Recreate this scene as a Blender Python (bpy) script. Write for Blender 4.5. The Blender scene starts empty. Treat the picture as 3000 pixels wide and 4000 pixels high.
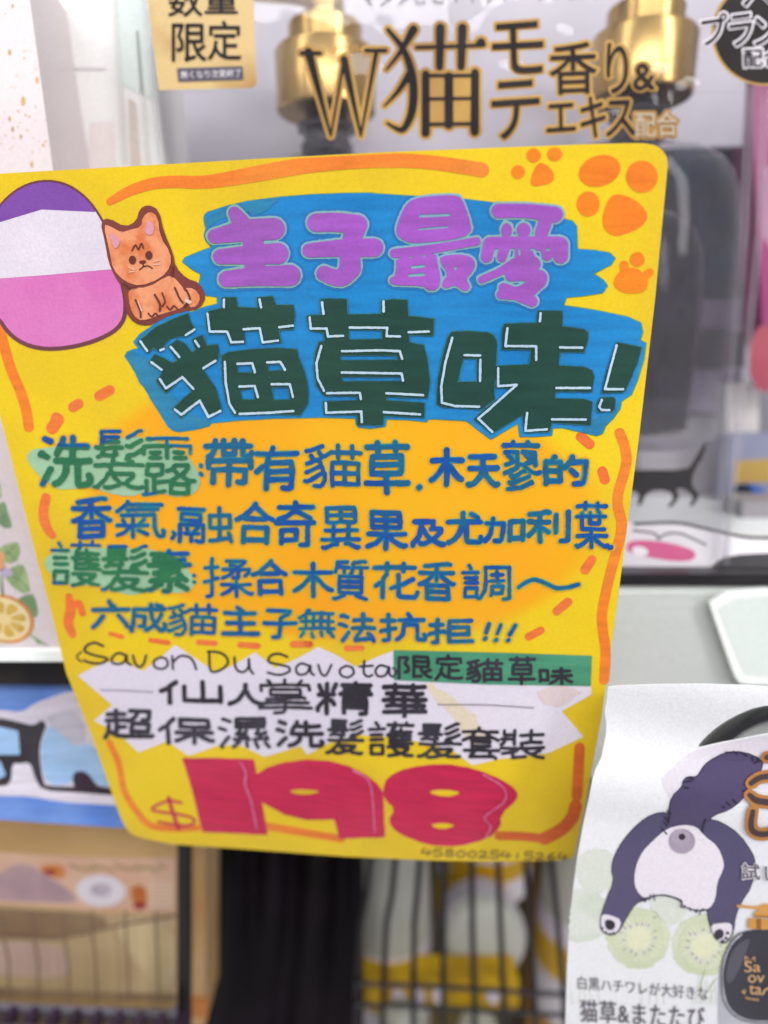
import bpy, bmesh, math, random
import numpy as np
from mathutils import Matrix, Vector
C = bpy.context.scene
COL = C.collection
RNG = random.Random(7)

# ------------------------------------------------------------------ camera
FPX = 2712.0                      # focal length in photo pixels (photo 3000 x 4000)
PITCH = math.radians(12.8)
cd = bpy.data.cameras.new('camera'); cam = bpy.data.objects.new('camera', cd); COL.objects.link(cam)
cam.location = (0, 0, 0); cam.rotation_euler = (math.radians(90) - PITCH, 0, 0)
cd.sensor_fit = 'VERTICAL'; cd.sensor_height = 36.0; cd.lens = FPX / 4000 * 36.0
cd.clip_start = 0.005; cd.clip_end = 50
cd.dof.use_dof = True; cd.dof.focus_distance = 0.147; cd.dof.aperture_fstop = 7.0
C.camera = cam
# ------------------------------------------------------------------ light
w = bpy.data.worlds.new('World'); C.world = w; w.use_nodes = True
nt = w.node_tree; nt.nodes.clear()
out = nt.nodes.new('ShaderNodeOutputWorld'); bgn = nt.nodes.new('ShaderNodeBackground')
tc = nt.nodes.new('ShaderNodeTexCoord'); sx = nt.nodes.new('ShaderNodeSeparateXYZ')
mr = nt.nodes.new('ShaderNodeMapRange'); mr.inputs[1].default_value = -1; mr.inputs[2].default_value = 1
rp = nt.nodes.new('ShaderNodeValToRGB')
e = rp.color_ramp.elements
e[0].position = 0.0; e[0].color = (0.42, 0.39, 0.41, 1)
e[1].position = 1.0; e[1].color = (0.75, 0.77, 0.80, 1)
m_ = e.new(0.5); m_.color = (0.38, 0.36, 0.39, 1)
nt.links.new(tc.outputs['Generated'], sx.inputs[0]); nt.links.new(sx.outputs['Z'], mr.inputs[0])
nt.links.new(mr.outputs[0], rp.inputs[0])
# the store around: upright bands of light and dark (aisles, shelving)
wm = nt.nodes.new('ShaderNodeMapping'); wm.inputs['Scale'].default_value = (6, 6, 1.2)
wn = nt.nodes.new('ShaderNodeTexNoise'); wn.inputs['Scale'].default_value = 1.6; wn.inputs['Detail'].default_value = 2
wr = nt.nodes.new('ShaderNodeMapRange'); wr.inputs[1].default_value = 0.35; wr.inputs[2].default_value = 0.65; wr.inputs[3].default_value = 0.35; wr.inputs[4].default_value = 1.65
wx_ = nt.nodes.new('ShaderNodeMix'); wx_.data_type = 'RGBA'; wx_.blend_type = 'MULTIPLY'; wx_.inputs[0].default_value = 1
nt.links.new(tc.outputs['Generated'], wm.inputs[0]); nt.links.new(wm.outputs[0], wn.inputs[0]); nt.links.new(wn.outputs[0], wr.inputs[0])
nt.links.new(rp.outputs[0], wx_.inputs[6]); nt.links.new(wr.outputs[0], wx_.inputs[7]); nt.links.new(wx_.outputs[2], bgn.inputs['Color'])
bgn.inputs['Strength'].default_value = 1.0
nt.links.new(bgn.outputs[0], out.inputs[0])

def lamp(name, loc, target, sx_, sy_, power, col=(1, 1, 1)):
    l = bpy.data.lights.new(name, 'AREA'); l.shape = 'RECTANGLE'; l.size = sx_; l.size_y = sy_
    l.energy = power; l.color = col
    o = bpy.data.objects.new(name, l); COL.objects.link(o); o.location = loc
    d = Vector(target) - Vector(loc); o.rotation_euler = d.to_track_quat('-Z', 'Y').to_euler()
    return o
lamp('area_lamp', (-0.10, -1.0, 0.85), (0.0, 0.2, -0.06), 1.6, 0.30, 15.0, (1.0, 0.985, 0.97))
lamp('area_lamp', (0.80, -0.55, 0.75), (0.05, 0.25, -0.08), 0.18, 1.2, 11.0, (1.0, 0.97, 0.97))  # added at the right front to brighten the rail and pack behind the sign
lamp('area_lamp', (-0.85, -0.25, 0.95), (0.0, 0.25, -0.05), 0.16, 1.2, 4.0, (0.97, 0.98, 1.0))
C.view_settings.view_transform = 'Standard'; C.view_settings.look = 'None'
C.view_settings.exposure = 0.0; C.view_settings.gamma = 1.0; C.view_settings.use_curve_mapping = False
C.render.engine = 'CYCLES'; C.cycles.use_denoising = True
C.cycles.max_bounces = 10; C.cycles.transparent_max_bounces = 24
C.cycles.caustics_reflective = False; C.cycles.caustics_refractive = False

# ------------------------------------------------------------------ surfaces: real sheets, traced by ray
RC = np.array(Matrix.Rotation(math.radians(90) - PITCH, 3, 'X'))
def unit(v): v = np.array(v, float); return v / np.linalg.norm(v)
class Surf:
    """A sheet in the world: plane (origin, u right, v up, n towards the viewer) plus a gentle bend b(u,v) along n."""
    def __init__(s, o, u, v, bend=None):
        s.o = np.array(o, float); s.u = unit(u); v = np.array(v, float); v = v - s.u * v.dot(s.u); s.v = unit(v)
        s.n = np.cross(s.u, s.v); s.bend = bend or (lambda a, b: a * 0)
    def uv(s, P):
        Q = P - s.o; return Q @ s.u, Q @ s.v
    def hit(s, S, off=0.0):
        S = np.asarray(S, float)
        D = np.stack([(S[:, 0] - 1500) / FPX, -(S[:, 1] - 2000) / FPX, -np.ones(len(S))], 1) @ RC.T
        dn = D @ s.n; b = np.zeros(len(S))
        for _ in range(10):
            P = D * ((s.o @ s.n + off + b) / dn)[:, None]
            b = s.bend(*s.uv(P))
        return P
    def normals(s, P):
        a, b = s.uv(P); h = 1e-4
        gu = (s.bend(a + h, b) - s.bend(a - h, b)) / (2 * h); gv = (s.bend(a, b + h) - s.bend(a, b - h)) / (2 * h)
        N = s.n[None] - gu[:, None] * s.u - gv[:, None] * s.v
        return N / np.linalg.norm(N, axis=1)[:, None]
def camdir(v): return np.array(v, float) @ RC.T
def upright(Y, tilt=0.0, yaw=0.0, at_y=2000, bend=None):
    """A sheet facing the viewer whose centre line crosses the photo row at_y at depth Y (world Y)."""
    D = np.array([[0, -(at_y - 2000) / FPX, -1.0]]) @ RC.T
    o = (D * (Y / D[0, 1]))[0]
    v = (0, math.sin(tilt), math.cos(tilt))      # tilt > 0: top leans away
    return Surf(o, (math.cos(yaw), math.sin(yaw), 0), v, bend)
def at(px, py, Y):
    D = np.array([(px - 1500) / FPX, -(py - 2000) / FPX, -1.0]) @ RC.T
    return D * (Y / D[1])

# ------------------------------------------------------------------ materials
def srgb(h):
    c = [int(h[i:i + 2], 16) / 255 for i in (0, 2, 4)]
    return tuple((x / 12.92 if x <= 0.04045 else ((x + 0.055) / 1.055) ** 2.4) for x in c) + (1,)
MATS = {}
def mat(name, col, col2=None, scale=60, rough=0.4, coat=0.0, metal=0.0, grain=0.04, streak=0.0, bump=0.0, bscale=900, spec=0.4, ramp=(0.4, 0.62)):
    """One pigment with a slight grain; col2 mixes in by a noise (marker strokes are never even)."""
    if name in MATS: return MATS[name]
    m = bpy.data.materials.new(name); m.use_nodes = True; n = m.node_tree; L = n.links
    p = n.nodes['Principled BSDF']
    c1 = srgb(col) if isinstance(col, str) else tuple(col) + (1,)
    t = n.nodes.new('ShaderNodeTexCoord')
    base = None
    rgb = n.nodes.new('ShaderNodeRGB'); rgb.outputs[0].default_value = c1; base = rgb.outputs[0]
    if col2:
        nz = n.nodes.new('ShaderNodeTexNoise'); nz.inputs['Scale'].default_value = scale; nz.inputs['Detail'].default_value = 3
        rr = n.nodes.new('ShaderNodeMapRange'); rr.inputs[1].default_value = ramp[0]; rr.inputs[2].default_value = ramp[1]
        mx = n.nodes.new('ShaderNodeMix'); mx.data_type = 'RGBA'
        mx.inputs[6].default_value = c1; mx.inputs[7].default_value = srgb(col2) if isinstance(col2, str) else tuple(col2) + (1,)
        L.new(t.outputs['Object'], nz.inputs['Vector']); L.new(nz.outputs[0], rr.inputs[0]); L.new(rr.outputs[0], mx.inputs[0])
        base = mx.outputs[2]
    if grain:
        g = n.nodes.new('ShaderNodeTexNoise'); g.inputs['Scale'].default_value = 1600; g.inputs['Detail'].default_value = 2
        gr = n.nodes.new('ShaderNodeMapRange'); gr.inputs[1].default_value = 0.3; gr.inputs[2].default_value = 0.7
        gr.inputs[3].default_value = 1 - grain * 2; gr.inputs[4].default_value = 1 + grain
        mu = n.nodes.new('ShaderNodeMix'); mu.data_type = 'RGBA'; mu.blend_type = 'MULTIPLY'; mu.inputs[0].default_value = 1
        L.new(t.outputs['Object'], g.inputs['Vector']); L.new(g.outputs[0], gr.inputs[0])
        L.new(base, mu.inputs[6]); L.new(gr.outputs[0], mu.inputs[7]); base = mu.outputs[2]
    if streak:      # marker drag: long soft streaks in the ink
        mpn = n.nodes.new('ShaderNodeMapping'); mpn.inputs['Scale'].default_value = (55, 300, 620); mpn.inputs['Rotation'].default_value = (0, 0.12, 0)
        g = n.nodes.new('ShaderNodeTexNoise'); g.inputs['Scale'].default_value = 1; g.inputs['Detail'].default_value = 3
        gr = n.nodes.new('ShaderNodeMapRange'); gr.inputs[1].default_value = 0.32; gr.inputs[2].default_value = 0.68
        gr.inputs[3].default_value = 1 - streak; gr.inputs[4].default_value = 1 + streak * 0.6
        mu = n.nodes.new('ShaderNodeMix'); mu.data_type = 'RGBA'; mu.blend_type = 'MULTIPLY'; mu.inputs[0].default_value = 1
        L.new(t.outputs['Object'], mpn.inputs[0]); L.new(mpn.outputs[0], g.inputs['Vector']); L.new(g.outputs[0], gr.inputs[0])
        L.new(base, mu.inputs[6]); L.new(gr.outputs[0], mu.inputs[7]); base = mu.outputs[2]
    L.new(base, p.inputs['Base Color'])
    p.inputs['Roughness'].default_value = rough; p.inputs['Metallic'].default_value = metal
    p.inputs['Specular IOR Level'].default_value = spec
    p.inputs['Coat Weight'].default_value = coat; p.inputs['Coat Roughness'].default_value = 0.12
    if bump:
        b = n.nodes.new('ShaderNodeTexNoise'); b.inputs['Scale'].default_value = bscale; b.inputs['Detail'].default_value = 2
        bb = n.nodes.new('ShaderNodeBump'); bb.inputs['Strength'].default_value = bump; bb.inputs['Distance'].default_value = 0.0006
        L.new(t.outputs['Object'], b.inputs['Vector']); L.new(b.outputs[0], bb.inputs['Height'])
        L.new(bb.outputs[0], p.inputs['Normal'])
        L.new(bb.outputs[0], p.inputs['Coat Normal'])
    MATS[name] = m; return m
def ink(name, col, col2=None, scale=60, **k):
    k.setdefault('rough', 0.42); k.setdefault('coat', 0.4); k.setdefault('streak', 0.13 if name.split('_')[0] in ('marker', 'splash', 'poster', 'paw') else 0.0); k.setdefault('spec', 0.28); k.setdefault('bump', 0.10); k.setdefault('bscale', 260)
    return mat(name, col, col2, scale, **k)
def clear(name, tint, opacity, rough=0.06, spec_mix=None, bump=0.0):
    """Thin clear plastic: mostly see-through, tinted, with gloss by angle."""
    if name in MATS: return MATS[name]
    m = bpy.data.materials.new(name); m.use_nodes = True; n = m.node_tree; L = n.links; n.nodes.clear()
    o = n.nodes.new('ShaderNodeOutputMaterial'); tr = n.nodes.new('ShaderNodeBsdfTransparent'); gl = n.nodes.new('ShaderNodeBsdfGlossy')
    df = n.nodes.new('ShaderNodeBsdfDiffuse'); a = n.nodes.new('ShaderNodeMixShader'); b = n.nodes.new('ShaderNodeMixShader')
    lw = n.nodes.new('ShaderNodeLayerWeight'); lw.inputs['Blend'].default_value = 0.5; pw = n.nodes.new('ShaderNodeMath'); pw.operation = 'POWER'; pw.inputs[1].default_value = 4.0
    fr = n.nodes.new('ShaderNodeMath'); fr.operation = 'MULTIPLY_ADD'; fr.inputs[1].default_value = 0.75; fr.inputs[2].default_value = 0.012
    c = srgb(tint)
    tr.inputs[0].default_value = tuple(0.9 + 0.1 * x for x in c[:3]) + (1,); df.inputs[0].default_value = c
    gl.inputs['Roughness'].default_value = rough; gl.inputs[0].default_value = (0.95, 0.95, 0.97, 1)
    a.inputs[0].default_value = opacity
    L.new(tr.outputs[0], a.inputs[1]); L.new(df.outputs[0], a.inputs[2])
    L.new(lw.outputs['Facing'], pw.inputs[0]); L.new(pw.outputs[0], fr.inputs[0]); L.new(fr.outputs[0], b.inputs[0]); L.new(a.outputs[0], b.inputs[1]); L.new(gl.outputs[0], b.inputs[2]); L.new(b.outputs[0], o.inputs[0])
    if bump:
        t = n.nodes.new('ShaderNodeTexCoord'); z = n.nodes.new('ShaderNodeTexNoise'); z.inputs['Scale'].default_value = 35
        bb = n.nodes.new('ShaderNodeBump'); bb.inputs['Strength'].default_value = bump; bb.inputs['Distance'].default_value = 0.004
        L.new(t.outputs['Object'], z.inputs['Vector']); L.new(z.outputs[0], bb.inputs['Height'])
        L.new(bb.outputs[0], gl.inputs['Normal']); L.new(bb.outputs[0], lw.inputs['Normal'])
    MATS[name] = m; return m

# ------------------------------------------------------------------ objects
def thing(name, label, cat, loc, group=None):
    o = bpy.data.objects.new(name, None); COL.objects.link(o); o.location = loc; o.empty_display_size = 0.01
    o['label'] = label; o['category'] = cat
    if group: o['group'] = group
    return o
def link(name, me, m, parent=None):
    o = bpy.data.objects.new(name, me); COL.objects.link(o)
    if m is not None: me.materials.append(m)
    if parent is not None:
        o.parent = parent
        t = Vector(parent.location); q = parent.parent
        while q is not None: t += Vector(q.location); q = q.parent
        o.location = -t
    return o
def tag(o, label, cat, group=None, kind=None):
    if label: o['label'] = label
    if cat: o['category'] = cat
    if group: o['group'] = group
    if kind: o['kind'] = kind
    return o

# ------------------------------------------------------------------ artwork: signed distance -> clean meshes lying on a sheet
class T:
    """Local tracing frame: coordinates read off an enlarged view -> photo pixels."""
    def __init__(s, x0, y0, k): s.x0, s.y0, s.k = x0, y0, k
    def __call__(s, pts): return [(p[0] / s.k + s.x0, p[1] / s.k + s.y0) + tuple(q / s.k for q in p[2:3]) for p in pts]
def chaikin(P, n=2, closed=True):
    P = np.array([p[:2] for p in P], float)
    for _ in range(n):
        Q = np.roll(P, -1, 0)
        P = np.stack([0.75 * P + 0.25 * Q, 0.25 * P + 0.75 * Q], 1).reshape(-1, 2)
    return P
def spline(pts, r=None, n=6):
    """Catmull-Rom through a stroke's points, radius along."""
    P = np.array([tuple(p[:2]) + ((p[2] if len(p) > 2 else r),) for p in pts], float)
    if len(P) < 3: return P
    E = np.vstack([2 * P[0] - P[1], P, 2 * P[-1] - P[-2]]); out = []
    for i in range(1, len(E) - 2):
        a, b, c, d = E[i - 1:i + 3]
        for t in np.linspace(0, 1, n, endpoint=False):
            out.append(0.5 * (2 * b + (c - a) * t + (2 * a - 5 * b + 4 * c - d) * t * t + (3 * b - a - 3 * c + d) * t ** 3))
    out.append(P[-1]); out = np.array(out); out[:, 2] = np.maximum(out[:, 2], 0.5); return out
def ST(pts, r=None, smooth=True): return ('s', spline(pts, r) if smooth else np.array([tuple(p[:2]) + ((p[2] if len(p) > 2 else r),) for p in pts], float))
def PG(pts, smooth=0): return ('p', chaikin(pts, smooth) if smooth else np.array([p[:2] for p in pts], float))
def EL(cx, cy, rx, ry=None, ang=0.0): return ('e', np.array([cx, cy, rx, ry or rx, math.radians(ang)]))
def bbox(pr):
    k, d = pr
    if k == 's': r = d[:, 2].max(); return d[:, 0].min() - r, d[:, 1].min() - r, d[:, 0].max() + r, d[:, 1].max() + r
    if k == 'g': return d[:, (0, 2)].min(), d[:, (1, 3)].min(), d[:, (0, 2)].max(), d[:, (1, 3)].max()
    if k == 'p': return d[:, 0].min(), d[:, 1].min(), d[:, 0].max(), d[:, 1].max()
    r = max(d[2], d[3]); return d[0] - r, d[1] - r, d[0] + r, d[1] + r
def sdf(pr, X, Y):
    k, d = pr
    if k == 's':
        D = np.full(X.shape, 1e9)
        segs = list(zip(d[:-1], d[1:])) if len(d) > 1 else [(d[0], d[0])]
        for a, b in segs:
            vx, vy = b[0] - a[0], b[1] - a[1]; l2 = vx * vx + vy * vy + 1e-9
            t = np.clip(((X - a[0]) * vx + (Y - a[1]) * vy) / l2, 0, 1)
            D = np.minimum(D, np.hypot(X - a[0] - t * vx, Y - a[1] - t * vy) - (a[2] + t * (b[2] - a[2])))
        return D
    if k in 'pg':
        D = np.full(X.shape, 1e18); inside = np.zeros(X.shape, bool); n = len(d)
        for i in range(n):
            a, b = (d[i], d[(i + 1) % n]) if k == 'p' else (d[i, :2], d[i, 2:])
            vx, vy = b - a; l2 = vx * vx + vy * vy + 1e-9
            t = np.clip(((X - a[0]) * vx + (Y - a[1]) * vy) / l2, 0, 1)
            D = np.minimum(D, (X - a[0] - t * vx) ** 2 + (Y - a[1] - t * vy) ** 2)
            if abs(vy) > 1e-12:
                c = ((a[1] > Y) != (b[1] > Y)) & (X < vx * (Y - a[1]) / vy + a[0]); inside ^= c
        D = np.sqrt(D); return np.where(inside, -D, D)
    ca, sa = math.cos(d[4]), math.sin(d[4]); x, y = X - d[0], Y - d[1]
    u, v = (x * ca + y * sa) / d[2], (-x * sa + y * ca) / d[3]
    return (np.hypot(u, v) - 1) * min(d[2], d[3])
def field(prims, x0, y0, nx, ny, st, pad):
    D = np.full((ny, nx), 1e4)
    for pr in prims:
        a, b, c, d = bbox(pr)
        i0, i1 = max(0, int((a - pad - x0) / st)), min(nx, int((c + pad - x0) / st) + 2)
        j0, j1 = max(0, int((b - pad - y0) / st)), min(ny, int((d + pad - y0) / st) + 2)
        if i1 <= i0 or j1 <= j0: continue
        Y, X = np.mgrid[j0:j1, i0:i1]
        D[j0:j1, i0:i1] = np.minimum(D[j0:j1, i0:i1], sdf(pr, X * st + x0, Y * st + y0))
    return D
def vnoise(X, Y, s, seed):
    r = np.random.RandomState(seed).rand(257, 257); x, y = X / s, Y / s
    i, j = np.floor(x).astype(int), np.floor(y).astype(int); fx, fy = x - i, y - j
    fx = fx * fx * (3 - 2 * fx); fy = fy * fy * (3 - 2 * fy)
    g = lambda a, b: r[b % 257, a % 257]
    return (g(i, j) * (1 - fx) + g(i + 1, j) * fx) * (1 - fy) + (g(i, j + 1) * (1 - fx) + g(i + 1, j + 1) * fx) * fy - 0.5
def contour_mesh(name, D, x0, y0, st, surf, off):
    ny, nx = D.shape; I = D < 0
    verts = []; vid = {}; faces = []
    def cv(i, j):
        k = (i, j)
        if k not in vid: vid[k] = len(verts); verts.append((x0 + i * st, y0 + j * st))
        return vid[k]
    def ev(i, j, i2, j2):
        k = (i, j, i2, j2) if (i, j) < (i2, j2) else (i2, j2, i, j)
        if k not in vid:
            a, b = D[k[1], k[0]], D[k[3], k[2]]; t = a / (a - b); t = min(max(t, 0.02), 0.98)
            vid[k] = len(verts); verts.append((x0 + (k[0] + t * (k[2] - k[0])) * st, y0 + (k[1] + t * (k[3] - k[1])) * st))
        return vid[k]
    s = I[:-1, :-1].astype(int) + I[:-1, 1:] + I[1:, 1:] + I[1:, :-1]
    for j in range(ny - 1):
        row = s[j]; nz = np.nonzero(row)[0]; run = None
        for i in nz:
            i = int(i)
            if row[i] == 4:
                if run and run[1] == i and i - run[0] < 6: run[1] = i + 1
                else:
                    if run: faces.append((cv(run[0], j), cv(run[0], j + 1), cv(run[1], j + 1), cv(run[1], j)))
                    run = [i, i + 1]
            else:
                ring = ((i, j), (i, j + 1), (i + 1, j + 1), (i + 1, j)); f = []
                for q in range(4):
                    a, b = ring[q], ring[(q + 1) % 4]
                    ia, ib = I[a[1], a[0]], I[b[1], b[0]]
                    if ia: f.append(cv(*a))
                    if ia != ib: f.append(ev(*a, *b))
                if len(f) > 2: faces.append(tuple(f))
        if run: faces.append((cv(run[0], j), cv(run[0], j + 1), cv(run[1], j + 1), cv(run[1], j)))
    if not verts: return None
    return sheet_mesh(name, np.array(verts), faces, surf, off)
def sheet_mesh(name, S, faces, surf, off):
    P = surf.hit(S, off); me = bpy.data.meshes.new(name)
    me.from_pydata(P.tolist(), [], faces); me.update()
    uvl = me.uv_layers.new(name='sheet'); a, b = surf.uv(P)
    li = np.zeros(len(me.loops), int); me.loops.foreach_get('vertex_index', li)
    uvl.data.foreach_set('uv', np.stack([a[li] * 10, b[li] * 10], 1).ravel())
    me.polygons.foreach_set('use_smooth', [True] * len(me.polygons))
    me.normals_split_custom_set_from_vertices(surf.normals(P).tolist())
    return me
LAY = 0.00006
def art(name, surf, parent, m, prims, lay, holes=(), grow=0.0, st=4.0, noise=None, clip=None, label=None, wob=None):
    bb = np.array([bbox(p) for p in prims]); g = grow + 2 * st + (noise[0] if noise else 0)
    x0, y0 = bb[:, 0].min() - g, bb[:, 1].min() - g
    x0, y0 = max(x0, -330), max(y0, -240)
    nx, ny = int((min(bb[:, 2].max() + g, 3330) - x0) / st) + 2, int((min(bb[:, 3].max() + g, 4240) - y0) / st) + 2
    if nx < 2 or ny < 2: return None
    pad = grow + 3 * st + 12
    D = field(prims, x0, y0, nx, ny, st, pad) - grow
    if holes: D = np.maximum(D, -(field(holes, x0, y0, nx, ny, st, pad) + grow))
    if clip: D = np.maximum(D, field(clip, x0, y0, nx, ny, st, 60))
    if noise:
        Y, X = np.mgrid[0:ny, 0:nx]; D = D + noise[0] * vnoise(X * st + x0, Y * st + y0, noise[1], len(name) + int(lay)) * 2
    me = contour_mesh(name, D, x0, y0, st, surf, LAY * lay)
    if me is None: return None
    o = link(name, me, m, parent)
    if label: o['label'] = label
    return o
def card(name, outline, surf, thick, m, parent=None, st=12.0, holes=(), edge=None):
    """A sheet of real thickness with the traced outline: front, back and cut edge."""
    pr = [PG(outline)]; bb = bbox(pr[0]); x0, y0 = bb[0] - 2 * st, bb[1] - 2 * st
    nx, ny = int((bb[2] - bb[0]) / st) + 6, int((bb[3] - bb[1]) / st) + 6
    D = field(pr, x0, y0, nx, ny, st, 60)
    if holes: D = np.maximum(D, -field(list(holes), x0, y0, nx, ny, st, 60))
    me = contour_mesh(name, D, x0, y0, st, surf, 0.0)
    bm = bmesh.new(); bm.from_mesh(me)
    bmesh.ops.remove_doubles(bm, verts=bm.verts, dist=1e-7)
    for f in bm.faces: f.material_index = 0
    bd = [e for e in bm.edges if e.is_boundary]
    front = list(bm.faces)
    nrm = Vector(surf.n)
    dup = bmesh.ops.duplicate(bm, geom=front + list(bm.edges) + list(bm.verts))
    vm = dup['vert_map']
    for v in [g for g in dup['geom'] if isinstance(g, bmesh.types.BMVert)]: v.co -= nrm * thick
    for f in [g for g in dup['geom'] if isinstance(g, bmesh.types.BMFace)]: f.normal_flip()
    for e_ in bd:
        a, b = e_.verts
        try:
            f = bm.faces.new((b, a, vm[a], vm[b]))
        except Exception: pass
    me2 = bpy.data.meshes.new(name); bm.to_mesh(me2); bm.free()
    me2.polygons.foreach_set('use_smooth', [False] * len(me2.polygons))
    P = np.zeros(len(me2.vertices) * 3); me2.vertices.foreach_get('co', P); P = P.reshape(-1, 3)
    a, b = surf.uv(P); li = np.zeros(len(me2.loops), int); me2.loops.foreach_get('vertex_index', li)
    if not me2.uv_layers: me2.uv_layers.new(name='sheet')
    me2.uv_layers[0].data.foreach_set('uv', np.stack([a[li] * 10, b[li] * 10], 1).ravel())
    return link(name, me2, m, parent)

# ------------------------------------------------------------------ printed type (Blender's own font), laid on a sheet
GCACHE = {}
def glyph_edges(txt):
    """Outline edges of a line of type, in its own 0..1 box."""
    if txt in GCACHE: return GCACHE[txt]
    c = bpy.data.curves.new('type', 'FONT'); c.body = txt; c.resolution_u = 5
    o = bpy.data.objects.new('type', c); COL.objects.link(o)
    me = bpy.data.meshes.new_from_object(o.evaluated_get(bpy.context.evaluated_depsgraph_get()))
    bm = bmesh.new(); bm.from_mesh(me); bmesh.ops.remove_doubles(bm, verts=bm.verts, dist=1e-5)
    V = np.array([v.co[:2] for v in bm.verts]); E = np.array([[v.index for v in e.verts] for e in bm.edges if len(e.link_faces) == 1])
    bm.free(); bpy.data.objects.remove(o); bpy.data.curves.remove(c); bpy.data.meshes.remove(me)
    mn, mx = V.min(0), V.max(0); V = (V - mn) / (mx - mn); V[:, 1] = 1 - V[:, 1]
    GCACHE[txt] = (V, E); return GCACHE[txt]
def GT(txt, q):
    V, E = glyph_edges(txt); q = np.array(q, float); x, y = V[:, :1], V[:, 1:]
    P = (q[0] * (1 - x) + q[1] * x) * (1 - y) + (q[3] * (1 - x) + q[2] * x) * y
    return ('g', np.hstack([P[E[:, 0]], P[E[:, 1]]]))
def typeset(name, surf, parent, m, items, lay, grow=0.0, label=None, st=3.0):
    """items: (text, quad) with the quad's corners top-left, top-right, bottom-right, bottom-left in photo pixels."""
    return art(name, surf, parent, m, [GT(*i) for i in items], lay, grow=grow, st=st, label=label)
def rect(a, b, c, d): return [(a, b), (c, b), (c, d), (a, d)]

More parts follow.
